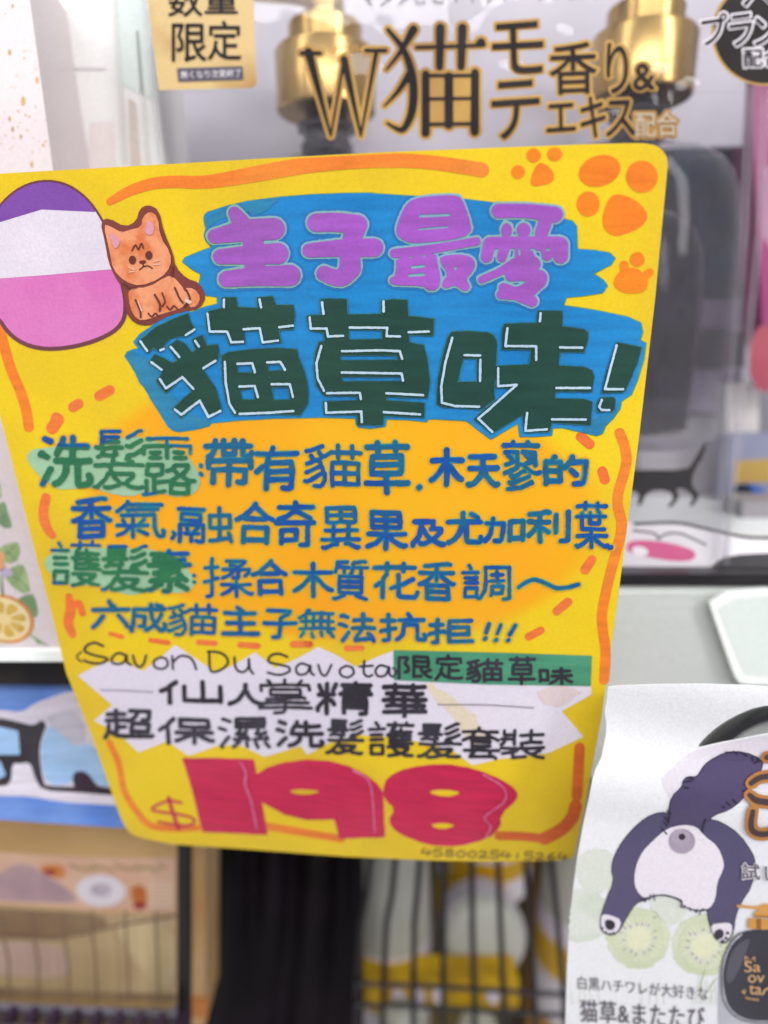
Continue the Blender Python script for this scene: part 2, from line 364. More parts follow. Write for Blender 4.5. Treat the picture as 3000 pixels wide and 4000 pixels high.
# handwriting: pen strokes of each character on a 62 x 62 grid, x y pairs, -1 lifts the pen
GLY = {
    '洗': [19,30,31,30,-1,0,21,1,20,8,25,-1,39,11,57,11,-1,39,11,26,11,-1,39,11,39,30,-1,39,11,39,0,-1,17,60,22,58,28,50,30,44,31,30,-1,2,59,11,41,-1,11,5,4,1,-1,20,21,24,11,26,11,-1,27,1,26,11,-1,60,30,45,30,-1,45,30,39,30,-1,45,30,46,59,48,61,59,60,61,56,61,51,59,49,-1,31,30,39,30],
    '髮': [12,19,26,18,-1,12,19,10,25,-1,12,19,9,18,-1,41,30,48,33,48,36,-1,41,30,40,30,41,29,-1,41,30,41,29,-1,0,60,4,60,5,59,13,52,17,46,20,46,-1,23,46,20,46,-1,23,46,24,50,30,54,31,56,-1,23,46,48,46,47,50,41,53,40,56,-1,59,0,56,0,49,4,41,7,-1,2,18,9,18,-1,32,1,9,1,9,7,-1,2,37,21,37,-1,24,31,23,36,-1,23,36,21,37,-1,23,36,48,36,-1,9,18,9,12,-1,20,46,21,37,-1,40,56,31,56,-1,40,56,43,59,57,61,60,60,-1,31,56,30,58,23,60,17,61,13,60,-1,61,37,48,36,-1,10,26,11,26,-1,10,26,5,28,-1,10,26,10,25,-1,28,26,20,27,11,26,-1,28,26,26,22,26,18,-1,40,16,44,17,58,10,-1,30,7,9,7,-1,60,20,51,25,43,26,41,28,-1,26,18,34,18,-1,10,25,11,26,-1,41,29,41,28,-1,9,7,9,12,-1,30,12,9,12],
    '露': [37,15,48,15,-1,28,22,28,8,-1,56,16,56,8,28,8,-1,61,46,54,46,-1,20,15,9,15,-1,41,40,45,40,-1,41,40,39,43,33,47,-1,41,40,35,33,-1,50,21,37,21,-1,28,36,35,33,-1,25,58,13,60,-1,4,61,13,60,-1,4,61,0,61,-1,4,61,4,46,-1,33,60,53,60,-1,33,60,33,50,-1,33,50,53,50,-1,33,50,33,47,-1,13,48,33,47,-1,13,48,13,60,-1,13,48,13,40,-1,52,0,28,0,-1,1,16,1,9,2,8,28,8,-1,53,60,53,50,-1,39,29,52,29,52,33,45,40,-1,39,29,36,30,35,33,-1,13,40,22,39,22,29,5,28,4,39,13,40,-1,28,0,5,0,-1,28,0,28,8,-1,53,50,54,49,54,46,-1,45,40,46,42,54,46,-1,20,21,8,21],
    '帶': [9,57,9,40,30,40,-1,12,7,23,7,-1,12,7,11,7,-1,12,7,12,0,-1,23,7,38,7,-1,23,7,23,19,36,19,38,18,38,7,-1,23,7,23,0,-1,0,7,11,7,-1,30,61,30,40,-1,11,7,11,12,9,16,6,20,2,21,-1,49,7,60,7,-1,49,7,38,7,-1,49,7,49,19,53,21,59,20,61,16,-1,49,7,49,0,-1,43,57,50,57,52,56,52,40,30,40,-1,2,36,2,27,30,28,-1,38,0,38,7,-1,59,36,59,27,30,28,-1,30,28,30,40],
    '有': [14,26,15,27,15,35,-1,14,26,9,28,0,36,-1,14,26,16,22,-1,23,9,61,9,-1,23,9,19,9,-1,23,9,25,0,-1,15,47,53,47,-1,15,47,15,60,-1,15,47,15,35,-1,19,9,1,9,-1,19,9,16,22,-1,16,22,52,22,53,35,-1,53,35,15,35,-1,53,35,53,47,-1,53,47,52,60,49,61,40,60],
    '貓': [44,25,59,26,59,41,-1,44,25,30,26,30,41,-1,44,25,44,41,-1,9,21,14,21,-1,9,21,7,24,2,26,-1,9,21,6,14,-1,14,21,17,25,17,30,-1,14,21,17,18,18,15,-1,61,10,52,10,-1,59,41,44,41,-1,59,41,59,57,-1,52,10,36,10,-1,52,10,52,18,-1,52,10,52,0,-1,44,41,30,41,-1,44,41,44,57,-1,30,41,30,57,-1,30,61,30,57,-1,36,18,36,10,-1,17,30,19,31,20,35,20,41,-1,17,30,2,39,-1,1,7,6,6,19,0,-1,18,15,22,15,28,10,36,10,-1,18,15,15,9,-1,10,60,16,60,19,58,22,51,22,41,20,41,-1,59,57,44,57,-1,20,41,17,42,6,51,1,53,0,52,-1,36,10,36,0,-1,44,57,30,57],
    '草': [0,50,30,50,-1,52,27,8,27,-1,52,27,52,37,51,38,30,38,-1,52,27,51,17,9,17,8,27,-1,1,5,17,5,-1,60,5,43,5,-1,61,50,30,50,-1,30,61,30,50,-1,17,5,43,5,-1,17,5,17,11,-1,17,5,17,0,-1,43,10,43,5,-1,43,5,43,0,-1,8,27,9,38,30,38,-1,30,50,30,38],
    '木': [31,19,34,17,61,17,-1,31,19,30,21,-1,31,19,31,0,-1,31,23,36,26,46,39,55,48,61,51,-1,31,23,31,61,-1,31,23,30,22,-1,30,22,25,26,15,40,5,49,0,52,-1,30,22,30,21,-1,1,17,27,17,30,21],
    '天': [59,25,31,25,30,27,-1,30,28,33,31,36,41,45,52,55,60,58,61,61,60,-1,30,28,27,31,25,40,18,49,11,56,2,61,0,60,-1,30,28,30,27,-1,2,25,28,25,30,27,-1,30,27,30,0,-1,30,0,55,0,-1,30,0,4,0],
    '蓼': [45,22,46,25,-1,45,22,44,26,-1,45,22,45,21,38,17,-1,38,13,53,13,54,24,-1,38,13,33,13,-1,38,13,38,17,-1,46,25,54,24,-1,46,25,44,26,-1,13,26,23,24,-1,13,26,12,27,3,29,-1,13,26,13,21,7,17,8,13,-1,7,61,30,59,41,55,48,51,49,52,-1,16,4,41,4,-1,16,4,0,4,-1,16,4,16,0,-1,41,0,41,4,-1,3,13,8,13,-1,44,26,37,28,35,30,-1,36,38,32,38,24,42,16,45,13,45,12,44,-1,61,39,57,40,48,38,36,33,35,30,-1,59,4,41,4,-1,35,30,32,30,30,29,23,29,-1,1,40,17,35,22,33,23,29,-1,23,24,23,29,-1,23,24,23,13,8,13,-1,54,29,54,24,-1,43,44,19,52,11,53,9,52],
    '的': [47,41,39,30,-1,40,1,38,12,-1,43,61,54,61,57,58,60,43,61,12,38,12,-1,1,55,22,54,22,32,-1,1,55,0,60,-1,1,55,0,32,-1,38,12,36,12,30,23,28,23,-1,13,0,10,6,9,12,-1,9,12,22,12,22,32,-1,9,12,0,12,0,32,-1,22,32,0,32],
    '香': [30,30,30,17,-1,1,16,24,17,-1,50,61,12,61,-1,50,61,50,49,-1,12,49,50,49,-1,12,49,12,61,-1,12,49,12,38,49,38,50,49,-1,54,1,47,0,30,3,-1,30,17,38,17,-1,30,17,24,17,-1,30,17,30,3,-1,24,17,23,21,14,30,2,36,0,36,-1,30,3,9,5,-1,60,16,38,17,-1,38,17,39,22,43,26,56,34,59,36,61,35],
    '氣': [57,6,13,5,-1,1,42,17,42,18,44,-1,0,18,7,11,10,6,13,5,-1,60,50,61,52,60,59,59,60,55,60,52,58,49,45,48,24,6,24,-1,52,14,13,14,-1,30,38,35,31,-1,10,36,8,32,-1,21,30,21,42,-1,21,42,40,42,-1,21,42,19,44,-1,18,44,19,44,-1,18,44,10,53,1,59,-1,21,61,21,45,19,44,-1,28,50,39,57,-1,14,0,13,5],
    '融': [47,14,59,14,59,36,47,36,-1,47,14,36,14,36,36,47,36,-1,47,14,47,36,-1,47,14,47,0,-1,59,55,47,57,-1,59,55,60,57,61,61,-1,59,55,59,51,57,46,-1,36,59,46,58,47,57,-1,14,60,14,46,-1,22,46,17,46,-1,21,36,17,42,17,46,-1,7,46,14,46,-1,47,36,47,57,-1,29,2,0,2,-1,1,61,1,30,28,30,28,59,27,60,22,60,20,59,-1,14,46,17,46,-1,9,36,10,41,-1,3,19,3,22,25,22,25,11,4,10,3,19],
    '合': [51,19,61,24,-1,51,19,48,23,15,23,13,20,-1,51,19,33,4,-1,13,20,8,21,3,24,0,24,-1,13,20,15,17,24,10,30,4,33,4,-1,33,0,33,4,-1,12,57,52,57,-1,12,57,12,61,-1,12,57,12,37,51,37,52,57,-1,52,57,52,61],
    '奇': [30,0,30,6,-1,28,7,30,6,-1,28,7,28,12,-1,28,7,4,6,-1,28,12,36,14,55,22,-1,28,12,18,19,4,23,-1,7,57,7,53,-1,0,28,51,29,-1,58,6,30,6,-1,51,29,50,60,48,61,38,61,-1,51,29,61,28,-1,7,53,31,53,32,39,8,39,7,53],
    '異': [60,60,58,61,43,54,39,55,-1,57,34,43,34,-1,30,0,53,0,54,11,-1,30,0,7,0,7,11,-1,30,0,30,11,-1,25,55,18,55,4,61,1,60,-1,18,34,43,34,-1,18,34,5,34,-1,18,34,18,48,-1,18,34,18,22,-1,18,22,30,21,-1,18,22,7,21,7,11,-1,54,11,30,11,-1,54,11,54,21,52,22,43,22,-1,18,48,43,48,-1,18,48,0,48,-1,61,48,43,48,-1,30,11,7,11,-1,30,11,30,21,-1,43,34,43,48,-1,43,34,43,22,-1,43,22,30,21],
    '果': [29,61,29,39,-1,61,57,58,58,48,52,39,46,34,39,-1,29,13,52,13,-1,29,13,7,13,-1,29,13,29,25,-1,29,13,29,1,-1,29,25,51,25,52,13,-1,29,25,7,25,7,13,-1,29,25,29,39,-1,34,39,29,39,-1,34,39,36,37,59,37,-1,0,58,13,52,25,39,-1,25,39,29,39,-1,25,39,24,37,0,37,-1,52,13,51,0,29,1,-1,29,1,7,0,7,13],
    '及': [40,1,38,18,-1,40,1,15,1,-1,39,48,37,48,-1,39,48,50,33,54,25,54,19,38,18,-1,39,48,49,55,57,58,61,57,-1,15,57,19,58,25,56,36,49,37,48,-1,15,1,16,19,-1,15,1,2,0,-1,0,61,0,56,7,47,12,37,14,22,16,19,-1,38,18,35,20,-1,16,19,20,21,24,31,29,39,37,48],
    '尤': [0,17,27,17,-1,61,49,60,57,58,60,36,60,34,57,34,26,-1,0,60,1,61,11,55,20,45,24,34,27,17,-1,42,1,49,4,55,9,-1,60,17,27,17,-1,27,17,27,17,-1,27,17,27,0],
    '加': [12,0,11,13,-1,61,54,40,54,-1,61,54,61,58,-1,61,54,61,8,40,9,40,54,-1,40,59,40,54,-1,11,13,29,13,27,54,24,59,16,59,-1,11,13,1,13,-1,11,13,8,41,5,51,0,59,0,61],
    '利': [31,42,22,34,17,32,-1,17,21,31,21,-1,17,21,17,3,-1,17,21,16,21,-1,17,32,17,60,-1,17,32,17,30,15,30,-1,42,7,42,42,-1,17,3,26,0,31,1,-1,17,3,1,6,-1,15,30,12,31,6,42,0,49,0,50,-1,15,30,16,21,-1,49,61,59,60,60,59,61,1,-1,1,21,16,21],
    '葉': [12,18,28,18,-1,12,18,2,18,-1,12,18,12,36,30,36,-1,12,18,12,14,-1,56,36,30,36,-1,42,4,58,4,-1,42,4,18,4,-1,42,4,42,9,47,14,47,18,-1,42,4,42,0,-1,18,0,18,4,-1,47,18,58,18,-1,47,18,28,18,-1,47,18,47,26,46,28,29,28,28,26,28,18,-1,28,18,28,13,-1,18,9,18,4,-1,2,45,25,45,26,47,-1,30,61,30,47,-1,2,4,18,4,-1,26,47,30,47,-1,26,47,24,50,14,56,3,60,0,58,-1,59,45,37,45,36,47,-1,30,36,30,47,-1,61,58,57,60,47,56,38,51,36,47,-1,30,47,36,47],
    '護': [0,12,21,12,-1,3,31,19,31,-1,47,17,59,17,-1,47,17,45,17,-1,47,17,47,24,-1,47,24,58,24,-1,47,24,30,24,-1,47,24,47,31,-1,26,23,30,22,-1,58,31,47,31,-1,45,17,44,12,-1,45,17,31,17,-1,61,38,47,38,-1,36,5,52,5,-1,36,5,26,5,-1,36,5,36,9,32,13,31,17,-1,36,5,36,1,-1,31,17,30,22,-1,12,6,9,1,-1,30,22,30,24,-1,27,45,34,45,-1,18,22,3,22,-1,30,31,47,31,-1,30,31,30,38,-1,30,31,30,24,-1,47,55,41,55,-1,47,55,48,57,51,59,60,60,-1,47,55,49,52,54,49,55,45,-1,30,38,47,38,-1,41,55,41,57,39,58,27,61,-1,41,55,40,53,35,50,34,45,-1,61,5,52,5,-1,55,45,34,45,-1,52,5,52,0,-1,47,31,47,38,-1,3,57,19,57,19,41,3,41,3,57],
    '素': [61,22,31,22,-1,18,33,10,34,-1,18,33,20,30,25,27,27,25,-1,18,33,28,33,29,35,-1,45,30,36,33,29,35,-1,0,59,4,60,17,51,20,51,-1,23,61,30,61,32,60,33,44,-1,5,5,31,5,-1,31,14,54,14,-1,31,14,9,14,-1,31,14,31,22,-1,31,14,31,5,-1,17,44,5,46,-1,17,44,18,41,27,38,29,35,-1,17,44,33,44,-1,27,25,27,22,-1,27,25,31,26,-1,47,38,49,38,51,42,-1,51,42,54,43,57,45,-1,51,42,50,43,33,44,-1,58,5,31,5,-1,43,52,46,52,58,59,-1,27,22,31,22,-1,27,22,1,22,-1,31,5,31,0],
    '揉': [44,17,58,17,57,23,53,27,-1,44,17,43,17,-1,44,17,44,29,43,31,37,31,-1,3,61,7,61,9,59,9,36,-1,22,42,37,42,38,44,-1,24,17,38,17,-1,0,37,9,36,-1,43,17,38,17,-1,43,17,43,13,-1,17,32,10,34,-1,41,37,41,44,-1,24,31,31,27,36,22,38,17,-1,59,42,45,42,44,44,-1,52,3,51,6,43,13,-1,52,3,28,3,-1,1,14,9,14,-1,9,14,17,14,-1,9,14,10,34,-1,9,14,9,0,-1,61,57,59,58,52,53,44,44,-1,33,10,35,9,43,13,-1,22,58,30,53,38,44,-1,10,34,9,36,-1,38,44,41,44,-1,44,44,41,44,-1,41,61,41,44],
    '質': [25,1,7,2,6,10,-1,27,10,19,10,-1,35,10,49,10,-1,35,10,32,19,30,20,-1,35,10,35,4,37,2,55,0,57,1,-1,3,18,6,10,-1,59,61,41,55,40,51,-1,40,51,50,51,51,42,-1,40,51,20,51,-1,6,10,19,10,-1,20,51,11,51,11,42,-1,20,51,20,55,-1,11,33,51,33,-1,11,33,11,42,-1,11,33,11,25,12,25,50,25,51,26,51,33,-1,61,10,49,10,-1,51,42,11,42,-1,51,42,51,33,-1,49,10,49,19,-1,20,55,4,61,0,60,-1,19,18,19,10],
    '花': [18,0,18,7,-1,23,44,28,42,34,41,-1,34,38,40,37,55,27,-1,34,38,34,41,-1,34,38,34,21,-1,17,20,12,28,11,34,-1,58,7,42,7,-1,18,7,42,7,-1,18,7,0,7,-1,18,7,18,12,-1,61,51,60,57,57,60,37,60,34,57,34,41,-1,11,61,11,34,-1,42,13,42,7,-1,11,34,6,35,1,39,-1,42,0,42,7],
    '調': [45,16,52,16,-1,45,16,38,16,-1,45,16,45,27,-1,45,16,45,10,-1,20,12,0,12,-1,18,31,3,31,-1,11,6,9,0,-1,53,61,59,61,61,59,61,3,30,3,30,29,28,47,23,59,21,60,18,57,-1,18,57,3,57,-1,18,57,18,41,3,41,3,57,-1,18,22,3,22,-1,36,27,45,27,-1,53,27,45,27,-1,38,50,51,50,52,37,38,37,38,50,-1,38,50,37,54],
    '六': [17,35,9,50,1,61,-1,36,12,32,10,28,0,-1,0,19,61,19,-1,44,34,57,53,60,60],
    '成': [26,58,28,58,39,49,43,48,-1,59,45,61,50,59,57,57,59,52,59,50,57,43,48,-1,43,48,43,41,-1,55,23,47,39,43,41,-1,60,12,36,12,-1,43,41,41,41,38,31,36,12,-1,1,61,0,57,2,55,4,45,6,26,-1,36,12,6,12,6,26,-1,36,12,36,0,-1,55,5,46,1,-1,14,49,21,49,23,48,25,27,6,26],
    '主': [30,60,30,36,-1,30,60,61,61,-1,30,60,0,61,-1,30,36,54,36,-1,30,36,7,36,-1,30,36,30,14,-1,30,14,35,14,-1,30,14,4,14,-1,35,14,57,14,-1,35,14,35,8,26,0],
    '子': [7,0,50,1,-1,18,61,29,60,30,59,31,30,-1,61,30,31,30,-1,0,30,31,30,-1,31,30,31,17,46,7,49,5,50,1],
    '無': [51,25,59,25,-1,51,25,38,25,-1,51,25,51,41,-1,51,25,51,8,-1,2,41,12,41,-1,25,25,38,25,-1,25,25,12,25,-1,25,25,25,41,-1,25,25,25,8,-1,39,51,41,59,-1,38,8,51,8,-1,38,8,25,8,-1,38,8,38,25,-1,4,25,12,25,-1,51,41,61,41,-1,51,41,38,41,-1,11,11,7,12,3,16,0,16,-1,11,11,12,8,13,7,-1,11,11,12,25,-1,51,48,55,50,60,59,-1,25,41,38,41,-1,25,41,12,41,-1,23,51,24,59,26,61,-1,18,0,15,1,13,7,-1,13,7,25,8,-1,38,25,38,41,-1,4,59,9,50,-1,12,41,12,25,-1,51,8,59,8],
    '法': [23,31,39,31,-1,0,21,3,21,11,26,-1,26,13,42,13,-1,15,6,7,1,4,2,-1,42,0,42,13,-1,15,41,5,59,-1,42,31,61,31,-1,42,31,39,31,-1,42,31,42,13,-1,50,45,55,50,55,55,-1,57,13,42,13,-1,60,61,58,55,55,55,-1,55,55,53,56,28,58,-1,39,31,38,37,28,53,28,58],
    '抗': [59,48,61,51,60,60,57,61,51,60,50,57,50,25,32,25,30,48,25,57,22,59,-1,26,13,59,13,-1,11,0,11,14,-1,11,14,19,14,-1,11,14,2,14,-1,11,14,11,34,-1,4,61,8,61,11,59,11,36,-1,38,0,41,6,-1,20,32,11,34,-1,0,39,2,37,11,36,-1,11,34,11,36],
    '拒': [1,14,11,14,-1,0,39,1,37,11,35,-1,11,0,11,14,-1,28,21,56,21,56,40,28,40,-1,28,21,28,40,-1,28,21,28,4,59,4,-1,4,61,9,61,11,60,11,35,-1,61,59,28,59,28,40,-1,23,34,21,32,11,34,-1,11,14,19,14,-1,11,14,11,34,-1,11,34,11,35],
    '限': [28,59,37,57,42,56,42,55,-1,28,59,28,28,-1,0,61,0,1,16,1,16,4,11,17,11,20,17,30,17,40,15,43,11,43,-1,56,14,28,14,-1,56,14,55,28,40,28,-1,56,14,55,0,28,0,28,14,-1,28,28,40,28,-1,28,28,28,14,-1,61,59,60,59,56,57,49,50,48,44,-1,40,28,43,41,46,44,48,44,-1,48,44,59,38],
    '定': [57,18,57,8,30,8,-1,30,39,52,39,-1,30,39,30,58,-1,30,39,30,23,-1,0,61,5,55,9,47,11,45,-1,30,58,20,55,14,48,11,45,-1,30,58,30,59,44,60,58,60,61,58,-1,11,45,11,38,13,33,-1,11,22,30,23,-1,30,23,48,22,-1,30,8,3,8,2,18,-1,30,8,28,0],
    '味': [61,55,53,47,47,37,42,35,-1,20,56,30,48,35,39,42,35,-1,42,31,39,29,23,29,-1,42,31,42,35,-1,42,31,42,30,-1,1,44,15,43,15,6,0,7,1,44,-1,1,44,0,49,-1,42,35,42,61,-1,42,11,58,11,-1,42,11,26,11,-1,42,11,42,30,-1,42,11,42,0,-1,61,29,44,29,42,30],
    '仙': [43,1,43,57,-1,61,16,61,57,-1,16,0,9,12,7,20,-1,9,61,9,21,7,20,-1,61,61,61,57,-1,61,57,43,57,-1,7,20,5,21,0,26,-1,43,57,24,57,24,16],
    '人': [61,61,57,60,45,50,36,36,32,23,28,21,-1,28,21,27,21,25,24,24,29,16,47,10,54,0,61,-1,28,21,28,0],
    '掌': [18,61,28,60,30,57,30,51,-1,59,18,58,9,47,9,-1,8,35,30,35,-1,10,0,13,4,13,9,-1,0,51,30,51,-1,47,9,30,9,-1,47,9,47,5,-1,61,51,30,51,-1,30,0,30,9,-1,30,35,30,42,-1,30,35,31,34,46,32,51,32,53,34,-1,50,1,47,5,-1,4,42,30,42,-1,30,9,13,9,-1,57,42,30,42,-1,2,18,2,9,13,9,-1,30,42,30,51,-1,13,21,13,27,48,27,48,26,48,18,47,17,14,17,13,18,13,21],
    '精': [43,22,26,23,-1,43,22,43,14,-1,43,22,61,23,-1,60,5,43,5,-1,56,40,30,40,-1,56,40,56,49,-1,56,40,55,31,31,31,30,32,30,40,-1,49,61,55,60,56,49,-1,10,60,10,34,-1,30,40,30,49,-1,28,5,43,5,-1,0,54,0,49,6,37,7,35,10,34,-1,10,23,18,23,-1,10,23,10,24,-1,10,23,10,1,-1,19,43,16,35,10,33,-1,30,60,30,49,-1,4,17,1,4,-1,20,4,17,16,-1,1,23,10,24,-1,56,49,30,49,-1,10,34,10,33,-1,43,5,43,14,-1,43,5,43,0,-1,58,14,43,14,-1,10,24,10,33,-1,30,14,43,14],
    '華': [30,61,30,52,-1,58,41,48,40,-1,17,4,43,4,-1,17,4,1,4,-1,17,4,17,10,-1,17,4,17,0,-1,48,29,61,29,-1,48,29,30,29,-1,48,29,48,40,-1,48,29,48,17,-1,57,17,48,17,-1,48,40,30,41,-1,30,41,13,40,-1,30,41,30,52,-1,30,41,30,29,-1,48,17,30,17,-1,13,17,13,29,-1,13,17,30,17,-1,13,17,5,17,-1,4,41,13,40,-1,43,9,43,4,-1,0,52,30,52,-1,0,29,13,29,-1,43,4,60,4,-1,43,4,43,0,-1,30,17,30,29,-1,60,52,30,52,-1,13,29,30,29,-1,13,29,13,40],
    '超': [14,22,25,22,27,24,31,24,33,23,37,17,40,8,40,2,-1,14,22,13,22,-1,14,22,14,38,-1,2,8,13,8,-1,40,2,56,2,55,19,53,22,47,22,-1,40,2,31,2,-1,13,0,13,8,-1,14,55,10,53,7,49,4,48,-1,14,55,14,57,17,58,27,60,58,60,61,58,-1,14,55,14,38,-1,13,22,1,22,-1,13,22,13,8,-1,4,34,4,48,-1,4,48,0,61,-1,24,8,13,8,-1,14,38,25,38,-1,34,49,54,49,55,48,55,32,34,31,33,49,34,49],
    '保': [9,19,4,21,0,27,-1,9,19,10,12,16,0,-1,9,19,10,61,-1,40,61,40,37,-1,40,37,43,37,-1,40,37,39,37,-1,40,37,40,21,-1,19,35,37,35,39,37,-1,40,21,57,20,56,3,24,3,24,21,40,21,-1,19,56,22,55,39,37,-1,60,35,44,35,43,37,-1,61,56,58,55,51,48,43,37],
    '濕': [47,43,59,43,-1,47,43,42,45,-1,47,43,51,36,50,35,-1,33,38,35,43,-1,13,6,4,0,-1,56,9,21,9,-1,56,9,55,18,26,18,-1,56,9,55,0,23,0,21,1,21,9,-1,35,43,23,43,-1,35,43,36,46,-1,11,39,2,57,3,60,-1,50,33,55,32,57,29,-1,50,33,50,33,-1,50,33,50,34,-1,44,52,47,60,47,61,-1,33,28,31,31,28,33,-1,50,35,49,35,50,34,-1,50,35,50,34,-1,18,43,19,45,23,43,-1,23,43,24,40,28,36,28,33,-1,33,52,34,60,-1,28,33,21,32,-1,61,60,56,51,-1,8,24,0,20,-1,21,32,26,24,26,18,-1,17,60,22,52,24,51,-1,50,33,50,34,-1,50,33,45,33,-1,59,43,58,39,-1,45,33,48,25,-1,50,34,50,34,-1,21,9,21,18,26,18],
    '套': [47,27,15,27,-1,11,58,23,59,49,57,-1,11,58,13,54,18,49,19,45,-1,15,18,10,19,0,24,-1,15,18,15,27,-1,15,18,16,17,-1,47,17,51,18,61,24,-1,47,17,46,19,17,19,16,17,-1,47,17,46,14,42,11,42,7,-1,42,7,27,6,-1,42,7,60,7,-1,19,45,45,45,-1,19,45,15,45,-1,28,0,27,6,-1,27,6,21,7,-1,0,7,21,7,-1,46,36,15,36,-1,1,45,15,45,-1,15,27,15,36,-1,16,17,17,14,19,12,21,7,-1,61,45,45,45,-1,49,57,52,57,56,61,-1,49,57,45,51,45,45,-1,15,36,15,45],
    '裝': [0,39,25,39,-1,60,10,43,10,-1,25,39,31,38,-1,25,39,22,44,16,48,-1,43,0,43,10,-1,61,39,34,39,-1,58,27,43,26,-1,19,10,4,10,4,1,-1,19,10,19,19,-1,19,10,19,0,-1,43,26,43,10,-1,43,26,29,27,-1,16,60,34,57,-1,16,60,16,48,-1,31,38,34,39,-1,31,38,30,33,-1,19,19,6,19,-1,19,19,19,30,-1,60,61,51,58,46,55,44,52,-1,44,52,47,50,56,45,-1,44,52,41,51,37,48,34,43,34,39,-1,1,51,16,48,-1,1,19,6,19,-1,0,31,1,31,4,27,6,19,-1,43,10,28,10]}
def hand(txt, x0, y0, x1, y1, r, jit=1.5, squash=True):
    """A character's marker strokes filling the box (outer edge of the ink)."""
    rg = random.Random(hash((ord(txt), int(x0))) & 0xffff); out = []
    ax, ay = x0 + r, y0 + r; sx_, sy_ = (x1 - x0 - 2 * r) / 61, (y1 - y0 - 2 * r) / 61
    ph = [rg.uniform(0, 6.28) for _ in range(4)]
    strokes = [[]]
    for q in GLY[txt]:
        if q < 0: strokes.append([])
        else: strokes[-1].append(q)
    for s in strokes:
        pts = []
        for k in range(0, len(s), 2):
            u, v = s[k], s[k + 1]
            x, y = ax + u * sx_, ay + v * sy_
            x += jit * math.sin(y / 23 + ph[0]) ; y += jit * math.sin(x / 27 + ph[2]) + jit * 0.6 * math.sin(x / 11 + ph[3])
            pts.append((x, y, r * rg.uniform(0.94, 1.06)))
        out.append(ST(pts, smooth=False))
    return out
# =================================================================== THE PLACE
def slab(name, corners, thick, m, parent=None, bevel=0.0):
    """A flat board through four corners (tl, tr, br, bl), thickness behind its face."""
    c = [Vector(p) for p in corners]; n = (c[1] - c[0]).cross(c[3] - c[0]).normalized()
    bm = bmesh.new(); f = [bm.verts.new(p) for p in c]; b = [bm.verts.new(p + n * thick) for p in c]
    bm.faces.new(f); bm.faces.new(b[::-1])
    for i in range(4): bm.faces.new((f[(i + 1) % 4], f[i], b[i], b[(i + 1) % 4]))
    bmesh.ops.recalc_face_normals(bm, faces=bm.faces)
    if bevel: bmesh.ops.bevel(bm, geom=list(bm.edges), offset=bevel, segments=2, profile=0.5, affect='EDGES')
    me = bpy.data.meshes.new(name); bm.to_mesh(me); bm.free(); return link(name, me, m, parent)
def face_slab(name, a, b, c, d, Y, thick, m, parent=None, bevel=0.0, Y2=None):
    """Board facing the viewer whose photo outline is the box a..c, b..d at depth Y (top) and Y2 (bottom)."""
    Y2 = Y if Y2 is None else Y2
    return slab(name, [at(a, b, Y), at(c, b, Y), at(c, d, Y2), at(a, d, Y2)], thick, m, parent, bevel)
def lathe(name, c, prof, m, parent=None, sy=1.0, seg=48, cap=True, axis=None):
    """Profile (z above c, radius) turned about c's vertical (or about axis)."""
    bm = bmesh.new(); rings = []
    q = Vector((0, 0, 1)).rotation_difference(Vector(axis)) if axis is not None else None
    for z, r in prof:
        ring = []
        for i in range(seg):
            a = 2 * math.pi * i / seg; p = Vector((r * math.cos(a), r * sy * math.sin(a), z))
            if q: p = q @ p
            ring.append(bm.verts.new(Vector(c) + p))
        rings.append(ring)
    for a, b in zip(rings, rings[1:]):
        for i in range(seg): bm.faces.new((a[i], a[(i + 1) % seg], b[(i + 1) % seg], b[i]))
    if cap: bm.faces.new(rings[0][::-1]); bm.faces.new(rings[-1])
    bmesh.ops.recalc_face_normals(bm, faces=bm.faces)
    me = bpy.data.meshes.new(name); bm.to_mesh(me); bm.free()
    me.polygons.foreach_set('use_smooth', [True] * len(me.polygons)); me.set_sharp_from_angle(angle=math.radians(35))
    return link(name, me, m, parent)
def tube(name, pts, r, m, parent=None, seg=10):
    return tubes(name, [pts], r, m, parent, seg)
def tubes(name, lines, r, m, parent=None, seg=10):
    bm = bmesh.new()
    for pts in lines:
        pts = [Vector(p) for p in pts]; rings = []
        for i, p in enumerate(pts):
            t = (pts[min(i + 1, len(pts) - 1)] - pts[max(i - 1, 0)]).normalized()
            s = t.cross(Vector((0.123, 0.9, 0.31))).normalized(); u = t.cross(s)
            rings.append([bm.verts.new(p + (s * math.cos(2 * math.pi * k / seg) + u * math.sin(2 * math.pi * k / seg)) * r) for k in range(seg)])
        for a, b in zip(rings, rings[1:]):
            for k in range(seg): bm.faces.new((a[k], a[(k + 1) % seg], b[(k + 1) % seg], b[k]))
        bm.faces.new(rings[0]); bm.faces.new(rings[-1])
    bmesh.ops.recalc_face_normals(bm, faces=bm.faces)
    me = bpy.data.meshes.new(name); bm.to_mesh(me); bm.free()
    me.polygons.foreach_set('use_smooth', [True] * len(me.polygons)); me.set_sharp_from_angle(angle=math.radians(50))
    return link(name, me, m, parent)
def px(Y, py):                        # metres per photo pixel at depth Y near row py
    return float(at(1600, py, Y)[0] - at(1500, py, Y)[0]) / 100
def zz(py, Y): return float(at(1500, py, Y)[2])

# ------------------------------------------------------------------ back of the shelving (setting)
M_dark = mat('dark_steel', '1c1a1d', '2a262b', 30, rough=0.5)
M_grey = mat('grey_steel', '8a868e', '6f6b74', 14, rough=0.55)
M_white = mat('white_enamel', 'fbfffd', 'f0f6f3', 12, rough=0.3, coat=0.2)
wall = slab('back_wall', [(-0.8, 0.62, 0.5), (0.8, 0.62, 0.5), (0.8, 0.62, -0.75), (-0.8, 0.62, -0.75)], 0.02, M_grey)
wall['kind'] = 'structure'

